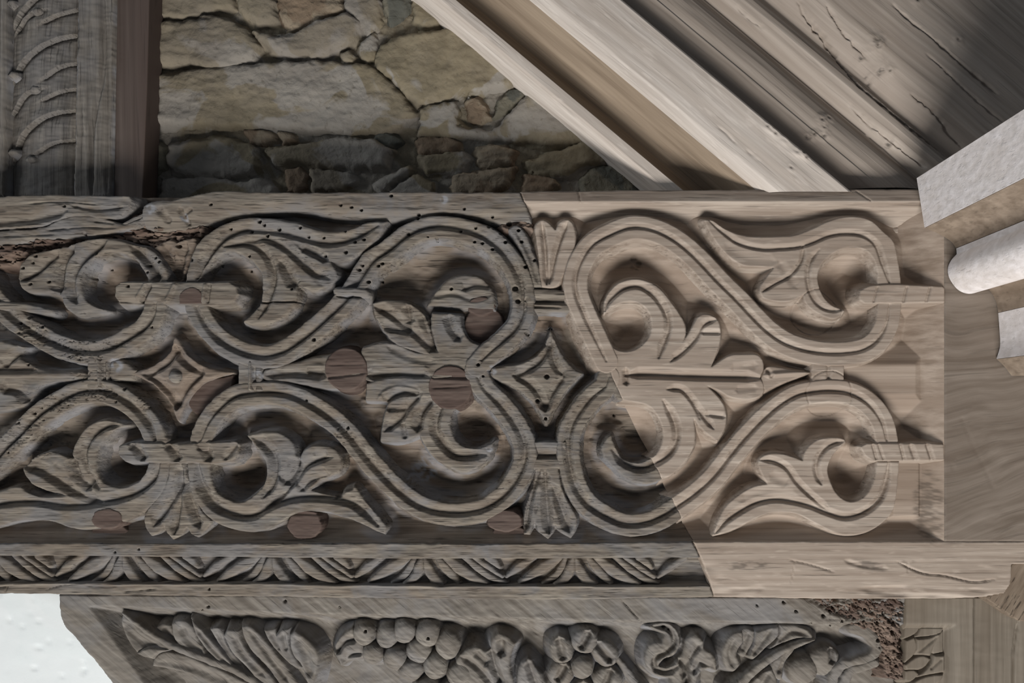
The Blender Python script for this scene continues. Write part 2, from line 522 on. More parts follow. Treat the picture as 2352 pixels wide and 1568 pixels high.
def carve(name, parent, outline=None, stroke=None, grooves=(), top=0.0, r=5.0, slope=4.2, floor=-58.0, step=1.9, hfun=None,
          zr=0.0, mats=None, age=None, rag=None, ground=True, und=1.3, pat=0.75, label_new=None, corner=58):
    """one carved piece: an outline (or a band of varying width) standing up from the ground, with V cuts and hollows"""
    if outline is not None:
        V = curve(outline, True, corner)
        sdf = lambda x, y: sd_poly(x, y, V)
        bx = (V[:, 0].min(), V[:, 0].max(), V[:, 1].min(), V[:, 1].max())
    else:
        V = curve(stroke, False, corner)
        wm = V[:, 2].max()

        def sdf(x, y):
            d, t, w, s = line_info(x, y, V)
            return w - d
        bx = (V[:, 0].min() - wm, V[:, 0].max() + wm, V[:, 1].min() - wm, V[:, 1].max() + wm)
    if ground:
        ELEMS.append((bx, sdf))
    run = (top - floor) / (slope * (0.7 if ground else 1)) + 3
    x0, x1, y0, y1 = bx[0] - run, bx[1] + run, bx[2] - run, bx[3] + run
    ys = np.arange(y0, y1 + step, step)
    jl = xj(np.clip(ys, bx[2], bx[3]))
    cross = age is None and (jl.min() < bx[1] - 4) and (jl.max() > bx[0] + 4) and \
        bool(((V[:, 0] - xj(V[:, 1])) > 5).any() and ((V[:, 0] - xj(V[:, 1])) < -5).any())
    xs = np.arange(x0, x1 + step, step)
    X, Y = np.meshgrid(xs.astype(F), ys.astype(F))
    if cross:
        sides = ['old', 'new']
        joint = (0.86 * (X - xj(Y))).astype(F)
    else:
        if age is None:
            cx, cy = V[:, 0].mean(), V[:, 1].mean()
            age = 'new' if cx > float(xj(cy)) else 'old'
        sides = [age]
    sd0 = sdf(X, Y)
    res = []
    for side in sides:
        old = side == 'old'
        rg = rag if rag is not None else (2.2 if old else 0.5)
        sd = sd0 + rg * fbm(X / 22, Y / 13, 5, 3)
        if cross:
            sd = np.minimum(sd, (-joint if old else joint) + 1.2)
        rr = r if old else r * 0.5
        i = np.clip(rr - np.clip(sd, 0, rr), 0, rr)
        Z = top - (rr - np.sqrt(np.maximum(rr * rr - i * i, 0)))
        Z = np.where(sd < 0, top - rr + sd * (slope if old or not ground else slope * 0.7), Z)
        if hfun is not None:
            Z = Z + hfun(X, Y, sd0)
        for g in grooves:
            pts, hw, dep = g[0], g[1], g[2]
            kind = g[3] if len(g) > 3 else 'v'
            if ground and kind == 'v' and hw > 5: hw, dep = (hw * 1.6, dep * 1.9) if old else (hw * 1.15, dep * 1.5)
            C = curve([(p[0], p[1], hw) for p in pts], False, 70)
            m = (X > C[:, 0].min() - hw * 2.4) & (X < C[:, 0].max() + hw * 2.2) & (Y > C[:, 1].min() - hw * 2.2) & (Y < C[:, 1].max() + hw * 2.2)
            if not m.any():
                continue
            d, t, w, s, u = line_info(X[m], Y[m], C, True)
            tap = np.clip(np.minimum(t, 1 - t) * 7 + 0.35, 0, 1)
            if kind == 'v':            # V cut with one steep and one gentle wall, as a parting tool leaves it
                ww = hw * tap * (1.08 + 0.42 * u if hw > 5 else 1)
                Z[m] -= dep * tap * np.clip(1 - d / np.maximum(ww, 0.5), 0, 1) ** 1.1
            elif kind == 'u':          # gouged hollow
                ww = hw * tap
                Z[m] -= dep * tap * smooth(1 - d / np.maximum(ww, 0.5))
            elif kind == 'r':          # raised ridge
                ww = hw * tap
                Z[m] += dep * tap * smooth(1 - d / np.maximum(ww, 0.5))
            elif kind == 's':          # overlap: higher on one side, falling away slowly
                Z[m] += dep * tap * np.where(s < 0, 0.5 * np.exp(-d / hw), -1.3 * np.exp(-d / (hw * .6)))
        Z += (und if old else 0.5) * (2.0 * fbm(X / 46, Y / 22, 11, 2) + (0.9 if old else 0.3) * fbm(X / 19, Y / 5, 23, 2))
        if old:
            Z = wear(X, Y, Z)
            pa = pat * smooth((2 - sd) / 6) * np.clip(0.45 + 1.6 * fbm(X / 40, Y / 40, 3, 3), 0, 1)
            pa = np.maximum(pa, dabs(X, Y)) if pat else pa
        else:
            pa = np.zeros_like(Z)
            Z = rings(X, Y, Z)
        kn = stains(X, Y) if not old and ground is not None else None
        kp = sd > -run
        keep = kp[:-1, :-1] | kp[1:, 1:] | kp[1:, :-1] | kp[:-1, 1:]
        mm = mats if mats is not None else (OLD, NEW)
        o = build_hf(name, X, Y, Z.astype(F), keep, zr, mm[0] if old else mm[1], parent, pa, kn)
        if o is not None:
            if cross and not old:
                o['label'] = 'fresh tan oak continuation'
            res.append(o)
    return res[0] if res else None


# ================================================================== SETTING
# rubble wall behind
def stone_wall():
    zr = -175
    xs = np.arange(330, 2480, 4.0); ys = np.arange(-40, 500, 4.0)
    X, Y = np.meshgrid(xs.astype(F), ys.astype(F))
    Z = 9 * fbm(X / 70, Y / 40, 31, 4) + 5 * fbm(X / 14, Y / 10, 37, 3) - 6
    keep = np.ones((len(ys) - 1, len(xs) - 1), bool)
    w = build_hf('wall_back', X, Y, Z, keep, zr, MORTAR, None)
    tag(w, 'rubble stone wall with cream lime mortar behind the carved beam', None, None, 'structure')
    G = [  # outline, material, height
        ([(366, -30), (536, -30), (546, 26), (470, 33), (446, 44), (366, 48)], STONE, 26),
        ([(540, -30), (632, -30), (640, 50), (592, 57), (552, 32)], STONE, 30),
        ([(638, -30), (782, -30), (790, 26), (735, 58), (700, 72), (655, 66), (642, 40)], BSTONE, 20),
        ([(788, -30), (868, -30), (874, 50), (846, 92), (812, 40), (796, 24)], STONE, 22),
        ([(366, 56), (440, 50), (505, 40), (562, 62), (575, 78), (600, 110), (585, 140), (540, 156), (470, 158), (440, 148), (366, 152)], STONE, 38),
        ([(586, 80), (660, 84), (742, 48), (800, 32), (832, 62), (806, 104), (762, 126), (700, 134), (640, 122), (606, 104)], STONE, 40),
        ([(366, 178), (468, 162), (600, 150), (720, 144), (858, 160), (905, 196), (958, 262), (900, 308), (760, 304), (560, 296), (366, 292)], STONE, 34),
        ([(872, 104), (960, 82), (1050, 72), (1100, 90), (1200, 160), (1236, 186), (1150, 206), (1062, 222), (965, 242), (905, 190), (868, 158)], STONE, 36),
        ([(965, 252), (1052, 234), (1056, 290), (1130, 300), (1212, 222), (1260, 206), (1390, 318), (1310, 338), (1180, 326), (1100, 322), (965, 308)], STONE, 36),
        ([(1068, 236), (1098, 224), (1120, 246), (1126, 272), (1104, 286), (1076, 276)], BSTONE, 16),
        ([(1132, 272), (1150, 226), (1186, 200), (1216, 196), (1204, 222), (1176, 254)], DSTONE, 14),
        ([(1068, 206), (1094, 200), (1104, 220), (1074, 230)], STONE, 22),
        ([(392, 336), (500, 316), (598, 338), (606, 392), (530, 410), (410, 404), (388, 380)], STONE, 36),
        ([(610, 350), (700, 332), (845, 322), (905, 348), (890, 386), (800, 392), (690, 378), (640, 384)], STONE, 38),
        ([(560, 300), (620, 304), (640, 324), (600, 336), (570, 322)], BSTONE, 18),
        ([(640, 306), (674, 312), (690, 330), (650, 336)], BSTONE, 22),
        ([(860, 310), (910, 312), (925, 332), (890, 342), (862, 330)], DSTONE, 16),
        ([(370, 408), (480, 408), (560, 420), (600, 412), (640, 430), (640, 490), (366, 490)], STONE, 30),
        ([(656, 392), (690, 384), (710, 410), (690, 446), (660, 440)], BSTONE, 18),
        ([(716, 392), (800, 398), (830, 420), (780, 440), (720, 440)], STONE, 22),
        ([(852, 430), (940, 382), (955, 392), (880, 448)], STONE, 26),
        ([(900, 436), (960, 398), (1000, 420), (990, 470), (900, 470)], STONE, 20),
        ([(950, 322), (1020, 316), (1060, 330), (1040, 350), (970, 352)], BSTONE, 26),
        ([(960, 362), (1050, 352), (1090, 366), (1060, 400), (980, 400)], STONE, 28),
        ([(1095, 346), (1150, 336), (1186, 352), (1176, 378), (1120, 388), (1096, 376)], BSTONE, 36),
        ([(1040, 404), (1120, 392), (1186, 382), (1170, 420), (1130, 448), (1040, 448)], BSTONE, 26),
        ([(1198, 372), (1280, 350), (1350, 322), (1392, 346), (1400, 374), (1340, 386), (1300, 410), (1230, 400)], STONE, 34),
        ([(1206, 404), (1270, 410), (1290, 430), (1250, 452), (1196, 450)], BSTONE, 22),
        ([(1340, 400), (1372, 384), (1420, 386), (1450, 410), (1490, 460), (1330, 460)], DSTONE, 28),
        ([(1416, 344), (1440, 352), (1540, 440), (1540, 470), (1470, 440), (1420, 380)], DSTONE, 16),
        ([(358, 330), (380, 340), (384, 390), (358, 400)], DSTONE, 16),
        ([(780, 122), (806, 114), (822, 132), (812, 152), (786, 148)], STONE, 30),
        ([(826, 100), (862, 78), (868, 120), (846, 142), (826, 128)], STONE, 24),
        ([(880, -30), (940, -30), (938, 40), (900, 56), (884, 20)], DSTONE, 18),
        ([(950, -30), (1010, -30), (1040, 40), (990, 66), (952, 50)], STONE, 26),
        ([(1020, -30), (1060, 10), (1120, 66), (1060, 66), (1030, 30)], STONE, 24),
    ]
    for i, (poly, m, h) in enumerate(G):
        carve('stone', w, outline=poly, top=h * 0.62, r=min(16, h * 0.5), slope=1.6, floor=-12, step=3.4, zr=zr, mats=(m, m), age='old', rag=9,
              ground=False, und=1.6 if m is STONE else 3.0, pat=0,
              hfun=lambda X, Y, sd, i=i: 7 * fbm(X / 80 + i, Y / 60, 40 + i, 3) + 1.5 * fbm(X / 11, Y / 9, 90 + i, 2))
    return w


HOLES_ALL = HOLES
_h = HOLES; HOLES = []
_e = EATEN; EATEN = []
stone_wall()
# white limewashed wall below the beam
zr = -140
xs = np.arange(-80, 760, 6.0); ys = np.arange(1300, 1640, 6.0)
X, Y = np.meshgrid(xs.astype(F), ys.astype(F))
n = fbm(X / 16, Y / 16, 55, 2)
Z = 3 * fbm(X / 120, Y / 90, 51, 3) - 4 * smooth((n - 0.38) / 0.15)
w = build_hf('wall_left', X, Y, Z, np.ones((len(ys) - 1, len(xs) - 1), bool), zr, PLASTER, None)
tag(w, 'white limewashed wall showing under the left end of the carved beam', None, None, 'structure')

# ================================================================== TIMBERS ABOVE THE BEAM
# left: carved old post
zr = -90
post = thing('carved_post', 'dark old oak post carved with curling leaf edges, at the upper left', 'post', P3(110, 460, 0, zr))


def shaft_h(X, Y, sd):
    u = np.clip((X - 100) / 80, -1, 1)
    return -14 * u * u


R = [([(176, 14), (150, 26), (125, 36), (95, 53)], 12, 9), ([(100, 22), (72, 29), (45, 48), (30, 70)], 13, 10),
     ([(177, 75), (138, 86), (86, 112), (46, 146), (24, 186)], 15, 12), ([(175, 140), (138, 152), (95, 182)], 12, 9),
     ([(92, 204), (57, 214), (38, 234), (20, 262)], 13, 10), ([(174, 200), (140, 208), (95, 230)], 12, 9),
     ([(172, 250), (129, 258), (86, 278), (46, 313), (22, 372)], 15, 12), ([(171, 318), (123, 327), (80, 352)], 12, 9),
     ([(176, -45), (138, -34), (86, -8), (46, 26), (26, 60)], 15, 12)]
gr = [(p[::-1], hw, dp, 's') for p, hw, dp in R]
carve('carved_shaft', post, outline=[(24, -40), (176, -40), (172, 300), (166, 452), (20, 452), (18, 300)], top=0, r=6, slope=4, floor=-40,
      grooves=gr, zr=zr, mats=(POST, POST), age='old', hfun=shaft_h, ground=False, rag=0.8, pat=0.4, corner=30)
for kx, ky in ((86, 26), (79, 205), (70, 366), (30, 172), (30, 350), (26, 8)):
    carve('leaf_knob', post, outline=[(kx - 12, ky + 3), (kx - 3, ky - 8), (kx + 11, ky - 6), (kx + 12, ky + 3), (kx, ky + 8)], top=6, r=7, slope=3, floor=-20,
          zr=zr, mats=(POST, POST), age='old', ground=False, rag=0.5, step=1.7)
carve('edge_strip', post, outline=[(-60, -40), (20, -40), (15, 452), (-60, 452)], top=8, r=5, slope=4, floor=-40, zr=zr, mats=(POST, POST), age='old',
      ground=False, step=3, corner=30, grooves=[([(2, -40), (-2, 150)], 10, 7, 'u')])
carve('moulded_edge', post, outline=[(183, -40), (261, -40), (252, 452), (172, 452)], top=4, r=3, slope=1.6, floor=-6, zr=zr, mats=(POST, POST), age='old',
      ground=False, step=2.4, corner=30, grooves=[([(236, -40), (238, 160), (214, 300), (212, 452)], 9, 8, 'u'), ([(250, -40), (248, 452)], 12, 5, 'u')])
solid('post_core', [(-60, -40), (255, -40), (247, 452), (-60, 452)], -160, -30, POST, post, zr)
solid('edge_core', [(186, -40), (260, -40), (251, 452), (175, 452)], -100, -4, POST, post, zr)

zr = -95
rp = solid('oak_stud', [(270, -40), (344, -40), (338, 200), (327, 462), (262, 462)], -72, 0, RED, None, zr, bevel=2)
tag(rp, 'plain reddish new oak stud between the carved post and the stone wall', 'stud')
HOLES = _h; EATEN = _e

# right: moulded brace and the wide moulded rafter behind it
dx_, dy_ = 0.7665, 0.6422
nx_, ny_ = 0.6422, -0.7665


def run_timber(name, parent, prof, s0, s1, ycut, zr, mat, cracks=(), knots=(), step=(6.0, 2.5), und=1.0):
    pp = np.array([p for p, z in prof]); zzv = np.array([z for p, z in prof])
    ss = np.arange(s0, s1, step[0]); ps = np.unique(np.concatenate([np.arange(pp[0], pp[-1], step[1]), pp]))
    Sg, Pg = np.meshgrid(ss, ps, indexing='ij')
    X = (Sg * dx_ + Pg * nx_).astype(F); Y = (Sg * dy_ + Pg * ny_).astype(F)
    # end cut flush with the top of the beam
    over = Y > ycut
    Sc = np.where(over, (ycut - Pg * ny_) / dy_, Sg)
    X = (Sc * dx_ + Pg * nx_).astype(F); Y = (Sc * dy_ + Pg * ny_).astype(F)
    Z = np.interp(Pg, pp, zzv) + und * 2.2 * fbm(Sc / 160, Pg / 26, 61, 2)
    for pts, hw, dep in cracks:
        C = curve([(p[0], p[1], hw) for p in pts], False, 80)
        d, t, w_, sgn = line_info(X, Y, C)
        wob = 1.0 + 1.5 * fbm(Sc / 12, Pg / 9, 66, 2)
        Z -= dep * np.clip(1 - d / (hw * np.clip(wob, .4, 1.6)), 0, 1) * np.clip(np.minimum(t, 1 - t) * 6 + .3, 0, 1)
    kn = np.zeros_like(X)
    for kx, ky, kr in knots:
        d = np.hypot(X - kx, Y - ky) * (1 + 0.5 * fbm(X / 5, Y / 5, 33, 2))
        kn = np.maximum(kn, smooth(1 - d / kr) * np.clip(0.55 + 1.6 * np.sin(d * 1.3), 0.15, 0.95))
        Z += 3.0 * smooth(1 - d / (kr * 2.2)) - 4.5 * smooth(1 - d / (kr * 0.8))
    keep = ~(over[:-1, :-1] & over[:-1, 1:])
    return build_hf(name, X, Y, Z.astype(F), keep, zr, mat, parent, None, kn)


zr = -3
br = thing('moulded_brace', 'pale planed oak brace with a hollow moulded edge, leaning beside the stone wall', 'brace', P3(1700, 452, 0, zr))
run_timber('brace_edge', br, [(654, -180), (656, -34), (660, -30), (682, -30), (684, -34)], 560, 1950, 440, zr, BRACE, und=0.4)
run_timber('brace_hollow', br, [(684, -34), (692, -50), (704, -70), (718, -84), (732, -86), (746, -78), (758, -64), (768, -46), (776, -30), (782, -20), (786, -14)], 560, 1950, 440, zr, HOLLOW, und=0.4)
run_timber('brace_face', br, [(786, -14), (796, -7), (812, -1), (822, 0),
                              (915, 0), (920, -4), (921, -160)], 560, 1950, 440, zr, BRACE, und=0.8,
           cracks=[([(1648, 290), (1668, 305), (1690, 330)], 3, 3), ([(1716, 345), (1745, 370)], 3, 3)], knots=[(1762, 290, 6), (1770, 297, 7), (1781, 306, 7), (1803, 322, 7), (1830, 347, 8), (1838, 355, 6), (1846, 350, 6), (1852, 360, 6), (1818, 385, 7)])
zr = -30
ra = thing('moulded_rafter', 'wide brown oak timber with three rounded mouldings and long cracks, at the upper right', 'rafter', P3(2050, 424, 0, zr))
run_timber('rafter_face', ra, [(925, -36), (940, -31), (960, -25), (980, -21), (1000, -19), (1018, -22), (1036, -30), (1052, -44), (1062, -54), (1068, -56), (1074, -50), (1082, -36),
                               (1094, -24), (1108, -18), (1122, -20), (1136, -30), (1146, -42), (1152, -45), (1160, -40), (1172, -27), (1188, -14), (1206, -5), (1226, -1), (1250, 0), (1900, 6)],
           700, 2250, 425, zr, RAFT, und=1.3, step=(4.0, 2.2),
           cracks=[([(1840, -5), (1862, 30), (1900, 70), (1935, 115), (1985, 190), (2050, 240), (2110, 290), (2190, 350)], 5, 16),
                   ([(1900, 10), (1930, 55), (1975, 105), (2000, 130)], 3.5, 9), ([(1966, 230), (2010, 270), (2050, 302), (2110, 350), (2150, 380)], 4, 11),
                   ([(2100, 210), (2150, 250), (2190, 295), (2225, 330)], 4, 10), ([(2050, 10), (2100, 55), (2150, 95), (2200, 140), (2290, 215)], 3.5, 10),
                   ([(2130, 125), (2200, 190), (2260, 245), (2310, 285)], 3, 7), ([(1700, 0), (1730, 30), (1760, 50)], 3, 6)],
           knots=[(2013, 92, 13), (2018, 104, 10), (2030, 157, 13), (2048, 158, 7), (1985, 125, 9), (2012, 178, 9), (2004, 164, 5), (2200, 93, 8), (2107, 0, 9), (1863, 308, 11), (1878, 300, 8), (1895, 265, 9), (1914, 259, 8), (1899, 284, 6), (1899, 304, 9), (2058, 318, 10)])

# ================================================================== THE CARVED BEAM
beam = thing('carved_beam', 'long horizontal oak beam carved with scrolls and leaves, old grey left half pieced to fresh tan oak', 'beam', P3(1176, 1374, -150))
HW = 26

stems = []


def stem(pts, hw=HW, extra=(), top=0, name='scroll_stem', ghw=8, gd=8):
    gs = [(pts, ghw, gd)] + list(extra)
    carve(name, beam, stroke=[(x, y, hw) for x, y in pts], grooves=gs, top=top, r=4)


S1 = [(447, 690), (453, 712), (477, 753), (507, 783), (562, 811), (603, 819), (640, 812), (676, 792), (722, 756), (755, 726), (799, 682), (854, 600), (887, 578),
      (936, 540), (978, 523), (1019, 520), (1060, 526), (1115, 545), (1156, 578), (1183, 616), (1197, 649), (1202, 699), (1197, 729), (1183, 756), (1156, 784),
      (1120, 814), (1095, 840)]
S1 = S1[:10] + [(799, 682), (826, 640)] + S1[11:]
stem(S1, extra=[([(772, 680), (842, 683)], 4, 12)])
S2 = [(1092, 850), (1109, 888), (1150, 930), (1183, 973), (1202, 1012), (1205, 1053), (1189, 1097), (1156, 1141), (1115, 1168), (1060, 1180), (1005, 1176), (964, 1163),
      (923, 1135), (887, 1102), (843, 1053), (799, 998), (755, 957), (712, 930), (670, 910), (629, 902), (580, 904), (535, 913), (494, 946), (472, 979), (459, 1012)]
stem(S2, top=-1)
S0 = [(-50, 640), (-20, 680), (27, 729), (69, 759), (123, 789), (178, 806), (233, 806), (288, 781), (329, 754), (351, 721), (356, 695)]
stem(S0)
S0b = [(-50, 1092), (0, 1039), (41, 998), (82, 957), (137, 921), (178, 902), (233, 898), (274, 913), (315, 943), (343, 979), (356, 1012)]
stem(S0b, top=-1)
R1 = [(1393, 830), (1366, 773), (1341, 718), (1324, 672), (1323, 636), (1335, 600), (1360, 564), (1401, 540), (1448, 523), (1489, 525), (1530, 540), (1571, 567), (1612, 605),
      (1653, 649), (1695, 690), (1736, 734), (1763, 760), (1796, 784), (1838, 801), (1890, 811), (1945, 811), (1986, 803), (2014, 784), (2036, 748), (2044, 700)]
stem(R1, hw=27, ghw=7, gd=7)
R2 = [(1398, 866), (1390, 888), (1363, 910), (1330, 949), (1311, 985), (1305, 1028), (1311, 1075), (1325, 1122), (1352, 1160), (1393, 1187), (1434, 1204), (1475, 1204), (1516, 1190),
      (1555, 1166), (1599, 1135), (1640, 1097), (1681, 1045), (1717, 1003), (1758, 961), (1797, 929), (1835, 908), (1876, 900), (1918, 898), (1959, 905), (2000, 930),
      (2027, 968), (2038, 1012)]
stem(R2, hw=26, ghw=8, gd=8, top=-1)

# collars across the stems, links and necks between them
carve('collar', beam, stroke=[(774, 667, 8), (840, 672, 8)], top=5, r=6)
carve('collar', beam, stroke=[(-40, 700, 8), (40, 703, 9), (112, 713, 5)], top=4, r=6)
carve('link', beam, outline=[(1203, 660), (1298, 666), (1326, 716), (1203, 712)], top=-4, grooves=[([(1206, 690), (1312, 694)], 7, 8), ([(1206, 702), (1290, 706)], 5, 6)], corner=30)
carve('link', beam, outline=[(1210, 1013), (1300, 1013), (1300, 1078), (1210, 1078)], top=-3, grooves=[([(1200, 1046), (1310, 1046)], 9, 8)], corner=30)
carve('neck', beam, outline=[(198, 812), (246, 812), (246, 892), (198, 892)], top=-3, grooves=[([(226, 815), (228, 902)], 6, 8, 'r'), ([(236, 815), (238, 900)], 5, 7)], corner=30)
carve('neck', beam, outline=[(545, 830), (600, 826), (600, 896), (545, 896)], top=-3, grooves=[([(574, 826), (574, 902)], 6, 7, 'r'), ([(583, 840), (583, 904)], 5, 7)], corner=30)
carve('neck', beam, outline=[(1866, 826), (1940, 830), (1940, 888), (1866, 880)], top=-3, grooves=[([(1905, 826), (1905, 898)], 8, 5, 'u')], corner=30)

# binding bars
carve('bar', beam, outline=[(268, 658), (280, 649), (400, 648), (528, 648), (545, 658), (550, 676), (540, 692), (518, 698), (400, 700), (275, 698), (266, 680)], top=5, r=4, corner=28,
      grooves=[([(340, 650), (315, 690)], 8, 6, 'r'), ([(348, 654), (325, 696)], 6, 6), ([(406, 650), (384, 694)], 8, 6, 'r'), ([(474, 650), (468, 698)], 6, 6, 'r'),
               ([(484, 650), (478, 698)], 5, 6), ([(270, 693), (380, 699)], 6, 5)])
carve('bar', beam, outline=[(273, 1024), (286, 1019), (400, 1018), (540, 1013), (550, 1020), (548, 1044), (532, 1058), (510, 1062), (400, 1062), (288, 1060), (274, 1046)], top=5, r=4, corner=28,
      grooves=[([(299, 1020), (318, 1034), (332, 1058)], 9, 8), ([(381, 1020), (399, 1034), (411, 1060)], 9, 8), ([(455, 1020), (473, 1034), (485, 1059)], 9, 8),
               ([(545, 1018), (515, 1056)], 12, 8, 'u')])
carve('bar', beam, outline=[(1973, 680), (1976, 666), (1990, 659), (2000, 656), (2164, 658), (2168, 662), (2168, 695), (1985, 697), (1974, 690)], top=3, r=4, corner=28,
      grooves=[([(2016, 656), (2005, 697)], 4, 5), ([(2083, 656), (2074, 697)], 5, 6), ([(2137, 656), (2126, 697)], 5, 6)])
carve('bar', beam, outline=[(1975, 1026), (1990, 1018), (2130, 1018), (2166, 1019), (2168, 1056), (2003, 1058), (1986, 1046)], top=3, r=4, corner=28,
      grooves=[([(2003, 1018), (2014, 1058)], 5, 6), ([(2016, 1018), (2030, 1058)], 4, 4), ([(2066, 1016), (2077, 1060)], 5, 6), ([(2090, 1018), (2104, 1060)], 9, 6, 'u'),
               ([(2128, 1016), (2142, 1060)], 8, 7, 'u')])

# --- upper right leaf (new)
carve('leaf', beam, outline=[(1618, 504), (1632, 504), (1667, 526), (1708, 540), (1755, 543), (1790, 542), (1822, 540), (1863, 526), (1904, 507), (1945, 497), (1986, 500), (2005, 508),
                             (2027, 529), (2052, 553), (2063, 595), (2071, 655), (2016, 655), (2016, 627), (2008, 597), (1989, 575), (1959, 568), (1926, 575), (1898, 595), (1882, 616),
                             (1879, 644), (1890, 677), (1909, 699), (1941, 712), (1931, 726), (1915, 732), (1882, 721), (1860, 707), (1849, 693), (1846, 677), (1830, 686),
                             (1808, 693), (1772, 690), (1751, 682), (1745, 663), (1754, 645), (1778, 614), (1739, 612), (1706, 609), (1675, 590), (1648, 560), (1627, 526)],
      grooves=[([(1630, 506), (1645, 520), (1667, 537), (1700, 559), (1753, 572), (1794, 571), (1835, 567), (1863, 559), (1904, 542), (1945, 536), (1986, 542), (2014, 562), (2027, 595), (2044, 650)], 7, 7),
               ([(1848, 564), (1841, 600), (1816, 633), (1781, 652), (1752, 670)], 6, 6), ([(1882, 573), (1863, 600), (1857, 633), (1866, 677), (1887, 704), (1915, 714), (1938, 710)], 7, 6),
               ([(1668, 560), (1720, 592), (1780, 600)], 22, 3, 'u'), ([(1790, 600), (1830, 660)], 16, 3, 'u')], top=-1, r=4)
# --- lower right leaf (new)
carve('leaf', beam, outline=[(2066, 1060), (2064, 1090), (2058, 1150), (2050, 1176), (2027, 1201), (2000, 1218), (1959, 1229), (1926, 1226), (1877, 1204), (1835, 1182), (1802, 1176), (1767, 1179),
                             (1726, 1195), (1681, 1218), (1640, 1230), (1648, 1200), (1667, 1163), (1695, 1138), (1732, 1117), (1763, 1111), (1750, 1089), (1742, 1063), (1749, 1049),
                             (1767, 1041), (1794, 1041), (1822, 1049), (1844, 1057), (1850, 1036), (1866, 1017), (1890, 1006), (1918, 1005), (1940, 1009), (1943, 1016), (1929, 1026), (1915, 1042),
                             (1904, 1064), (1901, 1080), (1909, 1108), (1920, 1130), (1937, 1146), (1955, 1152), (1981, 1144), (2000, 1122), (2011, 1094), (2016, 1060)],
      grooves=[([(2043, 1061), (2038, 1108), (2022, 1149), (1986, 1179), (1945, 1190), (1904, 1179), (1863, 1163), (1822, 1153), (1780, 1149), (1739, 1157), (1700, 1177), (1670, 1198), (1644, 1226)], 9, 9),
               ([(1748, 1057), (1781, 1061), (1808, 1075), (1835, 1111), (1866, 1141), (1904, 1172)], 8, 7), ([(1938, 1014), (1909, 1023), (1887, 1042), (1877, 1067), (1879, 1091), (1888, 1113)], 8, 7),
               ([(1700, 1150), (1760, 1130), (1830, 1140)], 18, 3, 'u'), ([(1770, 1090), (1810, 1110)], 18, 3, 'u')], top=-1, r=4)
# --- big lily (new, its lower curl runs into the old oak)
carve('leaf', beam, outline=[(1388, 720), (1390, 690), (1401, 669), (1420, 650), (1448, 641), (1484, 644), (1514, 660), (1538, 688), (1560, 718), (1574, 745), (1575, 767), (1569, 785),
                             (1582, 765), (1593, 745), (1607, 724), (1626, 721), (1648, 732), (1655, 754), (1654, 786), (1643, 819), (1634, 842), (1654, 828), (1678, 815), (1708, 813), (1742, 815),
                             (1752, 826), (1755, 846), (1748, 866), (1756, 888), (1752, 905), (1730, 916), (1695, 916), (1673, 910), (1648, 895), (1626, 887), (1643, 903), (1662, 927), (1669, 952),
                             (1664, 987), (1648, 1013), (1626, 998), (1604, 976), (1594, 960), (1597, 990), (1596, 1017), (1588, 1039), (1571, 1064), (1549, 1086), (1522, 1101), (1489, 1111),
                             (1456, 1105), (1429, 1090), (1401, 1067), (1385, 1045), (1382, 1023), (1393, 1006), (1405, 998), (1407, 1013), (1415, 1030), (1425, 1048), (1445, 1061), (1467, 1063),
                             (1495, 1053), (1511, 1037), (1522, 1012), (1522, 985), (1508, 952), (1489, 932), (1462, 924), (1437, 920), (1415, 912), (1404, 880), (1398, 845), (1385, 812), (1378, 780),
                             (1396, 789), (1420, 804), (1448, 806), (1475, 792), (1494, 767), (1497, 745), (1492, 721), (1478, 703), (1456, 693), (1429, 695), (1407, 704)],
      grooves=[([(1391, 714), (1396, 696), (1410, 680), (1434, 663), (1468, 658), (1495, 671), (1519, 696), (1536, 732), (1536, 759), (1525, 790), (1514, 822)], 9, 9),
               ([(1646, 734), (1618, 746), (1599, 778), (1571, 808), (1541, 830)], 8, 7), ([(1612, 764), (1656, 765)], 7, 5),
               ([(1438, 862), (1500, 862), (1600, 866), (1700, 868), (1748, 869)], 12, 12), ([(1438, 846), (1440, 884)], 8, 7),
               ([(1534, 894), (1569, 897), (1588, 916), (1605, 940), (1640, 985)], 8, 7), ([(1620, 952), (1666, 958)], 7, 5), ([(1588, 915), (1610, 965)], 5, 4),
               ([(1525, 921), (1544, 954), (1555, 985), (1555, 1012), (1538, 1045), (1505, 1067), (1475, 1077), (1438, 1064), (1408, 1034)], 10, 10),
               ([(1680, 845), (1740, 838)], 14, 3, 'u'), ([(1690, 895), (1740, 890)], 12, 3, 'u')], top=-2.5, r=4)
carve('bud', beam, outline=[(1752, 858), (1762, 842), (1790, 842), (1830, 850), (1866, 854), (1846, 863), (1800, 880), (1760, 899), (1752, 885)], top=-5, r=8,
      grooves=[([(1756, 862), (1800, 858), (1860, 855)], 9, 7, 'r'), ([(1762, 846), (1775, 866)], 8, 6, 'u')])

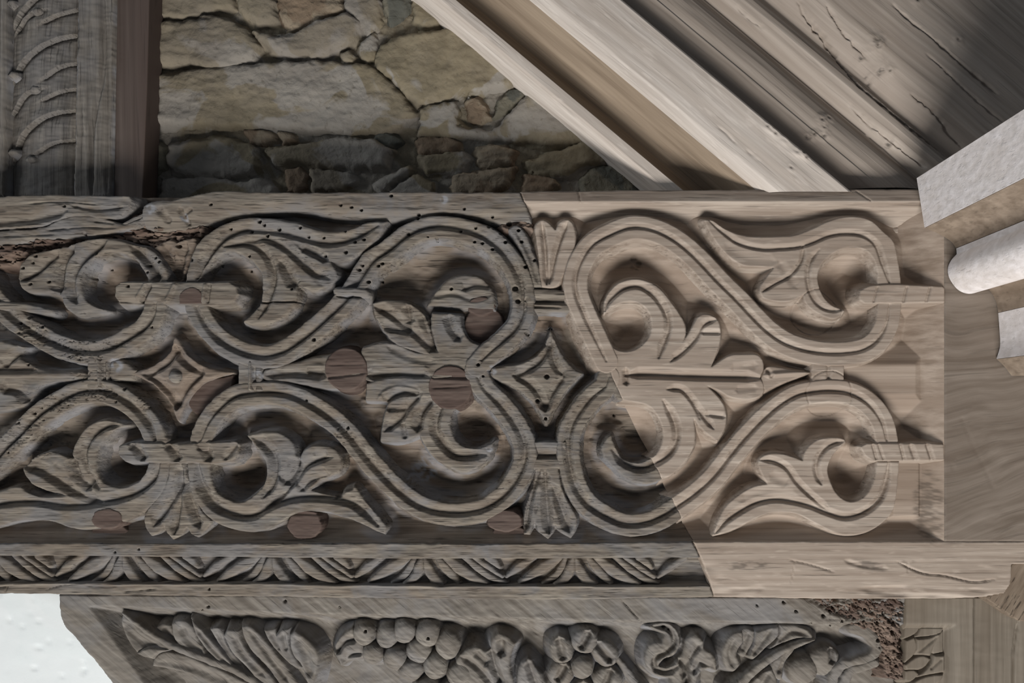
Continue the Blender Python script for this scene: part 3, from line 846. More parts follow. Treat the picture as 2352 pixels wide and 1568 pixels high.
# --- middle unit, upper leaf (old)
carve('leaf', beam, outline=[(424, 648), (436, 595), (450, 562), (483, 531), (521, 510), (562, 499), (603, 499), (640, 503), (676, 509), (717, 523), (750, 531), (780, 530), (813, 523),
                             (845, 509), (889, 507), (880, 526), (866, 545), (846, 563), (815, 588), (790, 598), (758, 600), (770, 616), (774, 632), (766, 648), (746, 660), (723, 667), (700, 661), (682, 652),
                             (683, 678), (674, 705), (650, 727), (621, 741), (585, 747), (556, 739), (584, 715), (598, 693), (602, 663), (598, 627), (584, 605), (562, 587), (535, 576), (505, 583),
                             (478, 602), (462, 625), (456, 648)],
      grooves=[([(452, 640), (472, 595), (507, 553), (548, 532), (603, 528), (662, 538), (703, 549), (745, 559), (786, 556), (827, 540), (868, 518)], 9, 9),
               ([(560, 552), (613, 549), (649, 565), (676, 586), (698, 606), (723, 626), (755, 640)], 9, 8), ([(515, 566), (560, 560), (590, 568), (612, 588), (625, 614), (628, 640), (622, 669), (612, 696), (594, 730)], 8, 8),
               ([(688, 569), (723, 583), (752, 600)], 8, 9), ([(634, 592), (652, 612), (665, 636), (676, 660)], 11, 9), ([(690, 600), (740, 655)], 10, 3, 'u'), ([(660, 552), (740, 580)], 10, 4, 'u'),
               ([(590, 694), (690, 692)], 2.5, 16)], top=-1)
# --- middle unit, lower leaf (old)
carve('leaf', beam, outline=[(428, 1061), (436, 1122), (461, 1171), (488, 1196), (521, 1212), (576, 1220), (617, 1214), (640, 1203), (664, 1186), (690, 1176), (720, 1173), (750, 1175), (790, 1187),
                             (830, 1203), (860, 1218), (882, 1227), (888, 1214), (876, 1192), (854, 1168), (834, 1146), (826, 1128), (812, 1115), (792, 1122), (776, 1138), (745, 1136), (712, 1126), (732, 1102), (757, 1093), (778, 1082),
                             (784, 1061), (780, 1045), (769, 1031), (745, 1022), (717, 1023), (696, 1034), (688, 1050), (682, 1070), (680, 1045), (675, 1020), (657, 1001), (629, 990), (594, 992), (567, 1000), (590, 1034),
                             (609, 1061), (611, 1089), (603, 1116), (581, 1138), (550, 1154), (529, 1149), (497, 1128), (486, 1100), (483, 1061)],
      grooves=[([(452, 1063), (463, 1119), (494, 1163), (535, 1182), (576, 1187), (612, 1168), (640, 1155), (676, 1146), (717, 1143), (772, 1148), (813, 1159), (840, 1180), (868, 1208)], 10, 10),
               ([(608, 1167), (649, 1134), (681, 1100), (701, 1073), (728, 1059), (762, 1050)], 8, 8), ([(582, 1006), (610, 1026), (627, 1048), (632, 1074), (624, 1116), (604, 1143)], 9, 8),
               ([(686, 1128), (712, 1106), (756, 1090)], 10, 8), ([(650, 1113), (670, 1089), (685, 1053)], 12, 11), ([(770, 1146), (790, 1126), (812, 1117)], 7, 6), ([(720, 1040), (750, 1040)], 12, 4, 'u')], top=-1)
# --- left unit, upper leaf (old)
carve('leaf', beam, outline=[(41, 650), (40, 630), (46, 606), (57, 593), (80, 579), (112, 574), (154, 562), (206, 549), (241, 547), (274, 550), (304, 560), (334, 566), (360, 584), (378, 612), (386, 640), (384, 650),
                             (340, 650), (329, 622), (312, 598), (290, 582), (268, 577), (246, 578), (219, 588), (200, 606), (188, 626), (186, 660), (197, 688), (236, 711), (196, 716), (165, 718), (146, 703), (136, 678), (116, 670),
                             (92, 672), (58, 668)],
      grooves=[([(128, 576), (110, 600), (82, 625), (46, 644)], 9, 8), ([(166, 566), (142, 598), (133, 640), (134, 672)], 12, 11), ([(241, 552), (214, 577), (189, 597), (170, 622), (162, 649), (165, 677), (175, 696)], 9, 8),
               ([(300, 564), (329, 589), (354, 622), (362, 648)], 9, 9), ([(70, 650), (120, 655)], 14, 4, 'u')], top=-2)
# --- left unit, lower leaf (old)
carve('leaf', beam, outline=[(388, 1062), (377, 1120), (346, 1162), (310, 1187), (274, 1201), (235, 1210), (206, 1215), (180, 1216), (151, 1209), (110, 1196), (69, 1192), (27, 1198), (-50, 1222), (-50, 1140), (0, 1127), (47, 1117),
                             (62, 1132), (100, 1142), (150, 1138), (104, 1127), (71, 1111), (55, 1091), (48, 1073), (69, 1056), (90, 1043), (115, 1037), (145, 1046), (164, 1058), (165, 1038), (178, 1006), (197, 980),
                             (228, 965), (260, 968), (286, 976), (263, 985), (247, 998), (233, 1017), (222, 1039), (219, 1067), (228, 1097), (243, 1112), (274, 1119), (308, 1110), (329, 1089), (340, 1062)],
      grooves=[([(365, 1062), (351, 1100), (315, 1131), (274, 1147), (233, 1155), (190, 1162), (137, 1163), (82, 1154), (0, 1159), (-50, 1172)], 9, 9),
               ([(52, 1071), (90, 1081), (137, 1109), (178, 1136), (225, 1156)], 11, 9), ([(280, 976), (240, 982), (205, 1008), (190, 1040), (192, 1072), (208, 1106), (226, 1122)], 9, 8),
               ([(164, 1052), (166, 1072), (178, 1100), (205, 1124)], 11, 11), ([(120, 1062), (160, 1100)], 14, 4, 'u')], top=-1.5)
# --- middle lily, old and worn
carve('leaf', beam, outline=[(854, 696), (871, 690), (901, 689), (931, 693), (956, 704), (975, 726), (983, 748), (990, 775), (1002, 800), (1010, 812), (985, 815), (950, 806), (909, 789), (884, 764), (865, 734), (857, 715)],
      grooves=[([(857, 702), (890, 718), (923, 743), (964, 775), (1006, 815)], 9, 8), ([(872, 752), (910, 758), (945, 764)], 8, 7), ([(934, 700), (941, 742)], 9, 8), ([(968, 720), (985, 770), (1003, 803)], 8, 7)], top=-4)
carve('leaf', beam, outline=[(978, 700), (992, 677), (1008, 655), (1032, 634), (1068, 626), (1101, 633), (1123, 652), (1134, 671), (1137, 712), (1100, 710), (1040, 704)], top=-14, r=9,
      grooves=[([(1060, 664), (1085, 655), (1128, 656)], 8, 6), ([(990, 680), (1040, 672), (1090, 686), (1130, 672)], 10, 6, 'u')])
carve('leaf', beam, outline=[(991, 718), (1057, 721), (1062, 750), (1078, 780), (1106, 793), (1100, 818), (1088, 840), (1070, 855), (1010, 870), (940, 880), (870, 880), (838, 870), (830, 845), (826, 812), (830, 797), (870, 786),
                             (909, 790), (960, 808), (1005, 808), (996, 778), (989, 745)], top=-5,
      grooves=[([(842, 861), (900, 864), (985, 866)], 12, 9), ([(842, 846), (985, 846)], 8, 4, 'r'), ([(1028, 720), (1036, 752), (1056, 782)], 9, 8), ([(890, 795), (940, 820), (1000, 832)], 14, 6, 'u')])
carve('leaf', beam, outline=[(838, 919), (840, 880), (880, 868), (960, 868), (1040, 872), (1076, 880), (1076, 912), (1052, 932), (1038, 949), (1035, 974), (1043, 1004), (1063, 1023), (1087, 1030), (1117, 1023), (1135, 1012), (1129, 1038),
                             (1115, 1059), (1087, 1079), (1063, 1086), (1024, 1071), (997, 1053), (978, 1028), (963, 998), (936, 1010), (905, 1016), (873, 1013), (875, 985), (884, 941), (890, 925), (868, 919)], top=-4,
      grooves=[([(866, 918), (888, 898), (920, 890), (962, 898)], 8, 6, 'r'), ([(880, 924), (915, 905), (965, 902)], 8, 8), ([(1016, 928), (1002, 963), (1002, 995), (1019, 1023), (1046, 1047), (1074, 1050), (1115, 1045)], 9, 9),
               ([(992, 918), (966, 950), (958, 990)], 10, 10), ([(966, 906), (934, 938), (917, 965), (884, 990)], 9, 8), ([(888, 940), (930, 938)], 8, 5), ([(925, 970), (930, 1008)], 9, 7, 'u')])
carve('bud', beam, outline=[(595, 861), (602, 849), (640, 839), (700, 823), (745, 813), (800, 806), (826, 812), (834, 870), (800, 892), (760, 892), (720, 888), (660, 880), (606, 876)], top=-6, r=9,
      grooves=[([(612, 862), (680, 858), (745, 866)], 10, 7), ([(640, 850), (745, 840)], 10, 4, 'r'), ([(700, 852), (745, 860)], 6, 6)])
# left edge bud
carve('bud', beam, outline=[(-50, 780), (0, 782), (52, 796), (40, 818), (70, 838), (120, 850), (180, 849), (200, 858), (196, 870), (170, 875), (120, 876), (80, 890), (58, 926), (30, 934), (0, 940), (-50, 944)], top=-5, r=8,
      grooves=[([(-50, 864), (40, 862), (120, 861), (190, 860)], 12, 6, 'r'), ([(50, 802), (28, 822), (0, 842)], 9, 7), ([(0, 892), (40, 900), (60, 924)], 12, 9), ([(-50, 850), (80, 852)], 7, 6)])

# --- star bosses between the scrolls
carve('star_boss', beam, outline=[(398, 768), (378, 812), (345, 838), (296, 857), (345, 882), (378, 916), (403, 969), (428, 916), (460, 880), (529, 855), (462, 838), (425, 812)], top=-9, r=6, corner=40, mats=(INLAY, NEW),
      grooves=[([(398, 795), (385, 828), (360, 848), (326, 860)], 8, 8), ([(326, 860), (362, 880), (385, 905), (401, 940)], 8, 8), ([(401, 940), (415, 905), (438, 876), (464, 857)], 8, 8),
               ([(464, 857), (434, 842), (414, 825), (398, 795)], 8, 8)])
carve('boss_knob', beam, outline=[(385, 864), (392, 851), (402, 849), (412, 854), (416, 865), (410, 876), (400, 879), (389, 875)], top=2, r=12, step=1.6)
carve('star_arm', beam, outline=[(246, 828), (268, 822), (290, 832), (310, 850), (300, 872), (272, 874), (250, 884), (243, 860)], top=-8, r=10)
carve('star_boss', beam, outline=[(1264, 752), (1250, 795), (1214, 826), (1128, 843), (1122, 862), (1150, 876), (1190, 895), (1225, 925), (1254, 974), (1278, 930), (1300, 898), (1337, 857), (1310, 836), (1284, 800)], top=-8, r=6, corner=40,
      grooves=[([(1264, 780), (1248, 820), (1222, 846), (1180, 862)], 8, 8), ([(1180, 862), (1215, 880), (1238, 905), (1253, 944)], 8, 8), ([(1253, 944), (1268, 905), (1296, 864)], 8, 8),
               ([(1296, 864), (1278, 840), (1264, 780)], 8, 8)])
# --- palmettes
carve('palmette', beam, outline=[(386, 1063), (384, 1094), (362, 1135), (329, 1186), (332, 1214), (345, 1231), (360, 1226), (376, 1206), (381, 1224), (395, 1240), (412, 1231), (427, 1211), (438, 1227), (452, 1234), (466, 1223),
                                 (486, 1197), (460, 1170), (440, 1135), (426, 1094), (424, 1063)], top=-4, r=4,
      grooves=[([(410, 1100), (385, 1160), (352, 1208)], 9, 9), ([(412, 1066), (408, 1140), (398, 1226)], 8, 9), ([(420, 1100), (434, 1150), (456, 1212)], 9, 9)])
carve('palmette', beam, outline=[(1230, 1072), (1226, 1110), (1212, 1150), (1203, 1190), (1204, 1228), (1216, 1228), (1228, 1198), (1237, 1219), (1259, 1237), (1270, 1226), (1273, 1203), (1283, 1219), (1311, 1236), (1323, 1214),
                                 (1324, 1187), (1304, 1150), (1290, 1115), (1283, 1072)], top=-4, r=4,
      grooves=[([(1240, 1078), (1218, 1150), (1206, 1222)], 8, 9), ([(1252, 1082), (1256, 1150), (1262, 1225)], 9, 10), ([(1266, 1110), (1288, 1165), (1308, 1222)], 9, 9), ([(1238, 1120), (1230, 1180)], 6, 4, 'u')])
carve('palmette', beam, outline=[(346, 566), (362, 552), (384, 545), (396, 556), (420, 548), (440, 542), (446, 556), (432, 590), (422, 620), (412, 650), (386, 650), (378, 616)], top=-16, r=8, mats=(OLDG, NEW),
      grooves=[([(368, 560), (388, 600), (396, 645)], 9, 9), ([(420, 556), (408, 600), (402, 645)], 9, 8)], rag=7, und=3)
carve('palmette', beam, outline=[(1168, 526), (1180, 516), (1196, 520), (1216, 556), (1236, 610), (1246, 658), (1226, 658), (1204, 590), (1180, 545)], top=-3, r=5, age='old', mats=(OLD, NEW), grooves=[([(1186, 530), (1216, 585), (1236, 650)], 8, 5, 'u')])
carve('palmette', beam, outline=[(1230, 516), (1236, 507), (1248, 503), (1262, 512), (1276, 527), (1286, 508), (1298, 502), (1310, 505), (1319, 520), (1319, 575), (1308, 604), (1294, 632), (1278, 657), (1236, 657), (1238, 600), (1232, 550)], top=-6, r=4, age='new',
      grooves=[([(1245, 512), (1252, 570), (1256, 652)], 7, 9), ([(1304, 508), (1280, 570), (1262, 650)], 8, 9)])

# --- old repair plugs, let into the carving
def disc(cx, cy, rx, ry, n=14):
    return [(cx + rx * math.cos(2 * math.pi * i / n), cy + ry * math.sin(2 * math.pi * i / n)) for i in range(n)]


def plug(out, top, gs=(), mat=PLUG, rag=1.0, name='repair_plug'):
    carve(name, beam, outline=out, top=top, r=2.5, slope=5, age='old', mats=(mat, mat), rag=rag, ground=False, und=1.0, pat=0, grooves=gs)


plug(disc(794, 847, 49, 49), -1.5, [([(748, 868), (842, 856)], 8, 5), ([(752, 838), (840, 836)], 4, 2, 'u')])
plug(disc(1034, 889, 50, 50), -1, [([(988, 866), (1080, 868)], 8, 8), ([(990, 892), (1078, 886)], 3, 3)])
plug([(414, 690), (416, 676), (428, 664), (446, 660), (462, 668), (470, 684), (470, 698), (414, 698)], 6.5)
plug(disc(1110, 745, 46, 46), -26)
plug(disc(1104, 700, 32, 22), -16)
plug(disc(246, 1192, 36, 24), 0, rag=4)
plug(disc(240, 1222, 44, 18), -22, rag=5)
plug(disc(697, 1206, 40, 34), -8, [([(664, 1180), (735, 1182)], 5, 4)], rag=4)
plug(disc(1160, 1196, 40, 26), -2, rag=4)
plug(disc(1170, 1224, 40, 16), -20, rag=4)
plug([(430, 905), (450, 885), (480, 870), (528, 860), (524, 890), (505, 915), (480, 945), (440, 950), (425, 930)], -20, rag=2)

# --- top rails
def railB(X, Y, sd):
    e = np.interp(X, [324, 420, 500, 580, 649, 703, 772, 854, 964, 1019, 1101, 1156, 1225], [520, 515, 500, 492, 482, 480, 493, 504, 503, 490, 497, 512, 515])
    t = np.clip((Y - (e - 26)) / 26, 0, 1)
    return -16 * t ** 1.6


carve('top_rail', beam, outline=[(326, 472), (345, 462), (389, 459), (430, 450), (494, 438), (600, 440), (700, 441), (800, 440), (950, 440), (1194, 440), (1216, 493), (1220, 510), (1190, 506), (1156, 512), (1101, 498), (1060, 492), (1019, 490), (964, 503),
                                 (900, 506), (854, 504), (772, 494), (703, 480), (649, 482), (580, 492), (500, 503), (450, 515), (420, 522), (345, 526), (324, 520)], top=-1, r=5, slope=6, floor=-80, age='old', hfun=railB, rag=2.5, ground=False,
      grooves=[([(360, 478), (378, 495), (384, 510)], 14, 9, 'u'), ([(412, 476), (420, 500), (430, 512)], 10, 9, 'u'), ([(440, 478), (420, 492)], 8, 6, 'u'), ([(640, 474), (800, 476), (1000, 474), (1200, 476)], 4, 2)])
carve('top_rail', beam, outline=[(-60, 452), (0, 449), (150, 446), (296, 449), (300, 462), (286, 484), (266, 496), (240, 500), (165, 494), (120, 506), (90, 516), (0, 522), (-60, 526)], top=-3, r=5, slope=6, floor=-80, age='old', rag=3, ground=False, und=2,
      grooves=[([(-60, 506), (20, 508), (100, 496), (150, 482)], 18, 14, 'u'), ([(60, 466), (140, 462), (230, 470)], 3, 5), ([(160, 470), (220, 480), (280, 474)], 7, 8, 'u')])
carve('rail_fragment', beam, outline=[(-60, 531), (0, 526), (90, 519), (122, 506), (165, 491), (206, 488), (240, 498), (268, 512), (330, 492), (326, 504), (282, 524), (230, 534), (160, 540), (80, 546), (0, 556), (-60, 560)], top=-8, r=6, slope=4, floor=-80, age='old',
      rag=4, und=2.5, ground=False, grooves=[([(100, 526), (200, 520), (270, 522)], 4, 5), ([(0, 540), (120, 536)], 5, 5), ([(210, 506), (260, 512)], 4, 6)])
carve('decayed_edge', beam, outline=[(-60, 612), (-60, 560), (0, 552), (90, 543), (200, 534), (262, 520), (320, 470), (332, 470), (326, 520), (420, 518), (470, 508), (450, 535), (420, 552), (385, 548), (340, 562), (300, 556), (250, 546), (190, 548), (120, 568), (70, 580), (30, 600)],
      top=-24, r=8, slope=2.5, floor=-80, age='old', mats=(ROT, ROT), rag=12, und=2, ground=False, pat=0,
      hfun=lambda X, Y, sd: 22 * fbm(X / 40, Y / 9, 81, 4) - 14 * smooth((0.07 - np.abs(fbm(X / 26, Y / 9, 85, 2))) / 0.06))
carve('decayed_edge', beam, outline=[(1148, 512), (1170, 498), (1200, 504), (1222, 512), (1226, 528), (1200, 522), (1176, 530), (1156, 532)], top=-16, r=7, slope=2.5, floor=-60, age='old', mats=(ROT, ROT), rag=5, und=2, ground=False, pat=0,
      hfun=lambda X, Y, sd: 14 * fbm(X / 16, Y / 8, 83, 4))
carve('splinter', beam, outline=[(270, 514), (300, 496), (328, 484), (328, 492), (300, 508), (276, 520)], top=-10, r=3, age='old', rag=1.5, ground=False)


def railN(X, Y, sd):
    t = np.clip((Y - 463) / 56, 0, 1)
    return -54 * (1 - (1 - t) ** 1.9) - 0.38 * np.clip(463 - Y, 0, 40)


carve('top_rail', beam, outline=[(1194, 437), (1500, 433), (2110, 431), (2420, 430), (2420, 524), (1231, 524), (1216, 493)], top=0, r=2, slope=8, floor=-90, age='new', hfun=railN, rag=0.6, step=2.6, ground=False, corner=20,
      grooves=[([(1328, 436), (1331, 450), (1333, 466)], 2, 5), ([(1968, 434), (1985, 448), (2004, 464)], 2, 4), ([(1800, 492), (1900, 480), (2000, 468), (2100, 470)], 3, 3), ([(2036, 524), (2060, 514), (2120, 504)], 3, 5)])


# --- bottom rails
def railO(X, Y, sd):
    up = np.interp(X, [0, 600, 1000, 1620], [1275, 1279, 1283, 1280]); lo = np.interp(X, [0, 500, 1000, 1640], [1340, 1341, 1346, 1347])
    lo = lo + 2.5 * fbm(X / 60, Y * 0, 9, 2)
    b = smooth((Y - up) / 3) * smooth((lo - Y) / 5)
    return -26 * b - 3 * smooth((Y - lo) / 6)


carve('bottom_rail', beam, outline=[(-60, 1249), (0, 1247), (400, 1248), (800, 1246), (1200, 1248), (1590, 1243), (1617, 1300), (1641, 1372), (1300, 1377), (1000, 1376), (600, 1371), (150, 1366), (-60, 1362)], top=1, r=4, slope=7, floor=-90, age='old',
      hfun=railO, rag=2, step=2.2, ground=False, corner=20, und=1.6,
      grooves=[([(100, 1356), (140, 1345), (205, 1337)], 2, 5), ([(280, 1360), (330, 1356), (360, 1352)], 3, 5), ([(-30, 1352), (15, 1348), (10, 1362)], 3, 5)])


def railP(X, Y, sd):
    t = np.clip((Y - 1285) / 85, 0, 1)
    k = smooth((2230 - X) / 120)
    return -k * 4 * t ** 1.5 - 5 * smooth(fbm(X / 90, Y / 26, 93, 2) * 3 - 0.4) * smooth((Y - 1285) / 30)


carve('bottom_rail', beam, outline=[(1592, 1243), (2168, 1243), (2420, 1243), (2420, 1296), (2325, 1296), (2322, 1340), (2308, 1362), (2260, 1371), (2000, 1376), (1641, 1372), (1617, 1300)], top=0, r=4, slope=7, floor=-90, age='new', mats=(NEW, NEW),
      hfun=railP, rag=0.8, step=2.6, ground=False, corner=20,
      grooves=[([(1810, 1285), (1860, 1296), (1918, 1314)], 3, 4), ([(1940, 1286), (1975, 1298), (2040, 1306)], 8, 4, 'u'), ([(2060, 1290), (2120, 1316), (2170, 1322), (2240, 1336), (2290, 1330)], 3.5, 6), ([(1826, 1288), (1818, 1340)], 1.5, 3), ([(2086, 1292), (2086, 1316)], 1.5, 3)])
carve('end_block', beam, outline=[(2168, 500), (2420, 500), (2420, 1246), (2168, 1246)], top=-0.5, r=2, slope=6, floor=-60, age='new', mats=(SWIRL, SWIRL), rag=0.5, step=5, ground=False, corner=20,
      grooves=[([(2205, 950), (2235, 1020), (2265, 1080), (2285, 1130)], 1.6, 3), ([(2190, 1080), (2192, 1062), (2202, 1050)], 2, 2)])

# --- small leaf border along the bottom rail
band = [o for o in beam.children if o.name.startswith('bottom_rail')][0]
NODES = [-222, 120, 462, 812, 1161, 1512]
for i, n0 in enumerate(NODES):
    L = [342, 342, 350, 349, 351, 346][i]
    k = L / 342.0
    yy = np.interp(n0, [-222, 1512], [0, 5])
    V = []
    V.append(([(2, 1322, 5), (28, 1300, 9), (62, 1276, 7)], -9, 7))
    V.append(([(34, 1334, 5), (60, 1316, 11), (90, 1296, 13), (120, 1277, 9)], -7, 8))
    V.append(([(84, 1338, 5), (108, 1324, 9), (126, 1300, 9), (134, 1278, 6)], -13, 7))
    V.append(([(112, 1340, 5), (134, 1326, 11), (146, 1302, 12), (151, 1279, 6)], -8, 8))
    V.append(([(158, 1279, 5), (166, 1304, 12), (180, 1326, 12), (202, 1339, 6)], -8, 8))
    V.append(([(186, 1279, 6), (204, 1302, 11), (222, 1322, 10), (238, 1338, 5)], -12, 7))
    V.append(([(206, 1277, 8), (236, 1302, 14), (266, 1322, 12), (300, 1338, 5)], -6, 8))
    V.append(([(246, 1276, 6), (280, 1304, 9), (316, 1328, 8), (344, 1336, 4)], -9, 7))
    V.append(([(268, 1276, 5), (300, 1298, 7), (334, 1322, 5)], -7, 6))
    V.append(([(300, 1279, 8), (316, 1288, 10), (328, 1302, 5)], -8, 7))
    for pts, tp, rr in V:
        q = [(n0 + x * k, y + yy, w) for x, y, w in pts]
        if q[-1][0] < -20 or q[0][0] > xj(1310) - 8 or max(p[0] for p in q) > xj(1300) + 4:
            continue
        C = [(p[0], p[1]) for p in q]
        carve('border_leaf', band, stroke=q, top=tp, r=rr, slope=2.0, floor=-31, age='old', rag=1.4, ground=False, step=2.0, und=0.8, pat=0.55)

# --- body of the beam behind the carving
solid('beam_core', [(-60, 456), (330, 470), (500, 446), (1200, 446), (2420, 440), (2420, 1364), (1640, 1366), (-60, 1358)], -320, -96, OLDG, beam)

# --- ground between the carving, scooped deeper away from it


def ground_piece(side):
    old = side == 'old'
    lo, hi = (-1700, 0) if old else (0, 1300)
    step = 2.8 if old else 2.2
    ys = np.arange(436, 1262, step)
    cc = np.arange(lo, hi + step, step)
    X = (cc[None, :] + xj(ys)[:, None]).astype(F)
    Y = np.repeat(ys[:, None], len(cc), 1).astype(F)
    dist = np.full(X.shape, 90, F)
    for bx, f in ELEMS:
        m = (X > bx[0] - 72) & (X < bx[1] + 72) & (Y > bx[2] - 72) & (Y < bx[3] + 72)
        if m.any():
            dist[m] = np.minimum(dist[m], -f(X[m], Y[m]))
    d = np.clip(dist, 0, 90)
    if old:
        Z = -36 - 32 * np.clip(d / 40, 0, 1) ** 0.8 + 9 * fbm(X / 70, Y / 26, 101, 3) + 3 * fbm(X / 26, Y / 7, 103, 3)
    else:
        Z = -22 - 34 * np.clip(d / 46, 0, 1) ** 0.8 + 3 * fbm(X / 80, Y / 40, 105, 2) + 0.8 * fbm(X / 20, Y / 14, 107, 2)
        q = np.maximum(np.maximum(1955 - X, X - 2112), np.maximum(835 - Y, Y - 905))
        Z = np.maximum(Z, np.where(d > 2, -20 - 0.5 * np.clip(q, 0, 200), -80))
        q2 = np.maximum(np.maximum(2062 - X, X - 2120), np.maximum(1062 - Y, Y - 1186))
        Z = np.maximum(Z, np.where(d > 2, -22 - 1.2 * np.clip(q2, 0, 200), -80))
    bot = -5 - (1246 - Y) * 0.86
    Z = np.maximum(Z, np.minimum(bot, -2))
    if not old:
        rt = -3 - (2168 - X) * 0.62
        Z = np.maximum(Z, np.minimum(rt, -2))
    for (ex, ey, er, ed) in EYES:
        q = np.hypot(X - ex, Y - ey) / er
        Z = Z - ed * smooth(1.15 - q)
    pa = kn = None
    if old:
        Z = wear(X, Y, Z)
        pa = np.maximum(dabs(X, Y), 0.55 * smooth((30 - d) / 14) * np.clip(0.3 + 2.2 * fbm(X / 60, Y / 60, 19, 3), 0, 1) * (d < 30))
    else:
        Z = rings(X, Y, Z)
        kn = stains(X, Y)
        for kx_, ky_, kr_ in ((1462, 586, 11), (1472, 598, 8), (1458, 604, 6)):
            Z = Z - 5 * smooth(1.2 - np.hypot(X - kx_, Y - ky_) / kr_)
    keep = np.ones((X.shape[0] - 1, X.shape[1] - 1), bool)
    kx = (X[:-1, :-1] > -70) & (X[:-1, 1:] < 2200)
    return build_hf('carved_ground', X, Y, Z.astype(F), keep & kx, 0, OLDG if old else NEWG, beam, pa, kn)


EYES = [(270, 632, 46, 12), (566, 640, 44, 16), (270, 1085, 50, 18), (556, 1100, 56, 22), (1076, 1000, 60, 20), (1450, 750, 70, 10), (1950, 635, 70, 14), (1950, 1090, 62, 16), (1470, 1000, 50, 14), (1070, 640, 90, 10),
        (1440, 590, 70, 8)]
ground_piece('old')
g = ground_piece('new')
g['label'] = 'fresh tan oak continuation'

# ================================================================== LINTEL UNDER THE BEAM
zr = -34
lin = thing('carved_lintel', 'grey oak lintel carved with leaves, grapes and a flower, under the carved beam', 'lintel', P3(1100, 1600, -60, zr))


def lint_face(X, Y, sd):
    e = np.interp(X, [205, 240, 400, 700, 1000, 1400, 1800, 2080], [1392, 1391, 1397, 1408, 1414, 1424, 1428, 1430])
    t = np.clip((Y - e) / 50, 0, 1)
    cove = -62 * (1 - (1 - t) ** 1.7)
    # left splayed end: flat margin, then a hollow, running down to the right
    s = ((X - 205) * 0.812 - (Y - 1395) * 0.584)
    side = np.where(s < 0, 0, -62 * (1 - (1 - np.clip(s / 66, 0, 1)) ** 1.6))
    Z = np.where((Y > e) & (s > 0), np.maximum(cove, side), 0)
    Z = Z + 3.0 * fbm(X / 60, Y / 40, 121, 3) * (Z < -20)
    eat = smooth((X - 1840 - (Y - 1377) * 2.0) / 40) * smooth((1436 - Y) / 6)
    Z = Z - eat * (6 + 12 * np.abs(fbm(X / 20 + Y / 20, Y / 8, 131, 3)) * 2)
    return Z


carve('lintel_body', lin, outline=[(134, 1366), (2082, 1372), (2080, 1640), (300, 1640), (256, 1568), (170, 1462), (150, 1440), (140, 1418)], top=0, r=4, slope=6, floor=-90, zr=zr, mats=(LINT, LINT), age='old', hfun=lint_face, rag=1.5,
      step=2.6, ground=False, corner=20, und=1.2,
      grooves=[([(1428, 1378), (1452, 1405), (1482, 1438)], 2.5, 8), ([(1510, 1472), (1560, 1535), (1600, 1590)], 2.5, 9), ([(724, 1408), (750, 1445), (770, 1480)], 2, 4), ([(1130, 1400), (1210, 1460), (1300, 1500)], 1.6, 3)])
solid('lintel_core', [(142, 1372), (2076, 1376), (2076, 1640), (310, 1640), (262, 1568), (176, 1462)], -260, -84, LINT, lin, zr)


def lc(name, out=None, stroke=None, gs=(), top=0, r=8, slope=2.6, **kw):
    gs = [(g[0], g[1] * 1.25, g[2] * (1.7 if len(g) < 4 else 2.0), *g[3:]) for g in gs]
    return carve(name, lin, outline=out, stroke=stroke, grooves=gs, top=top, r=r, slope=slope, floor=-74, zr=zr, mats=(LINT, LINT), age='old', ground=False, step=2.0, **kw)


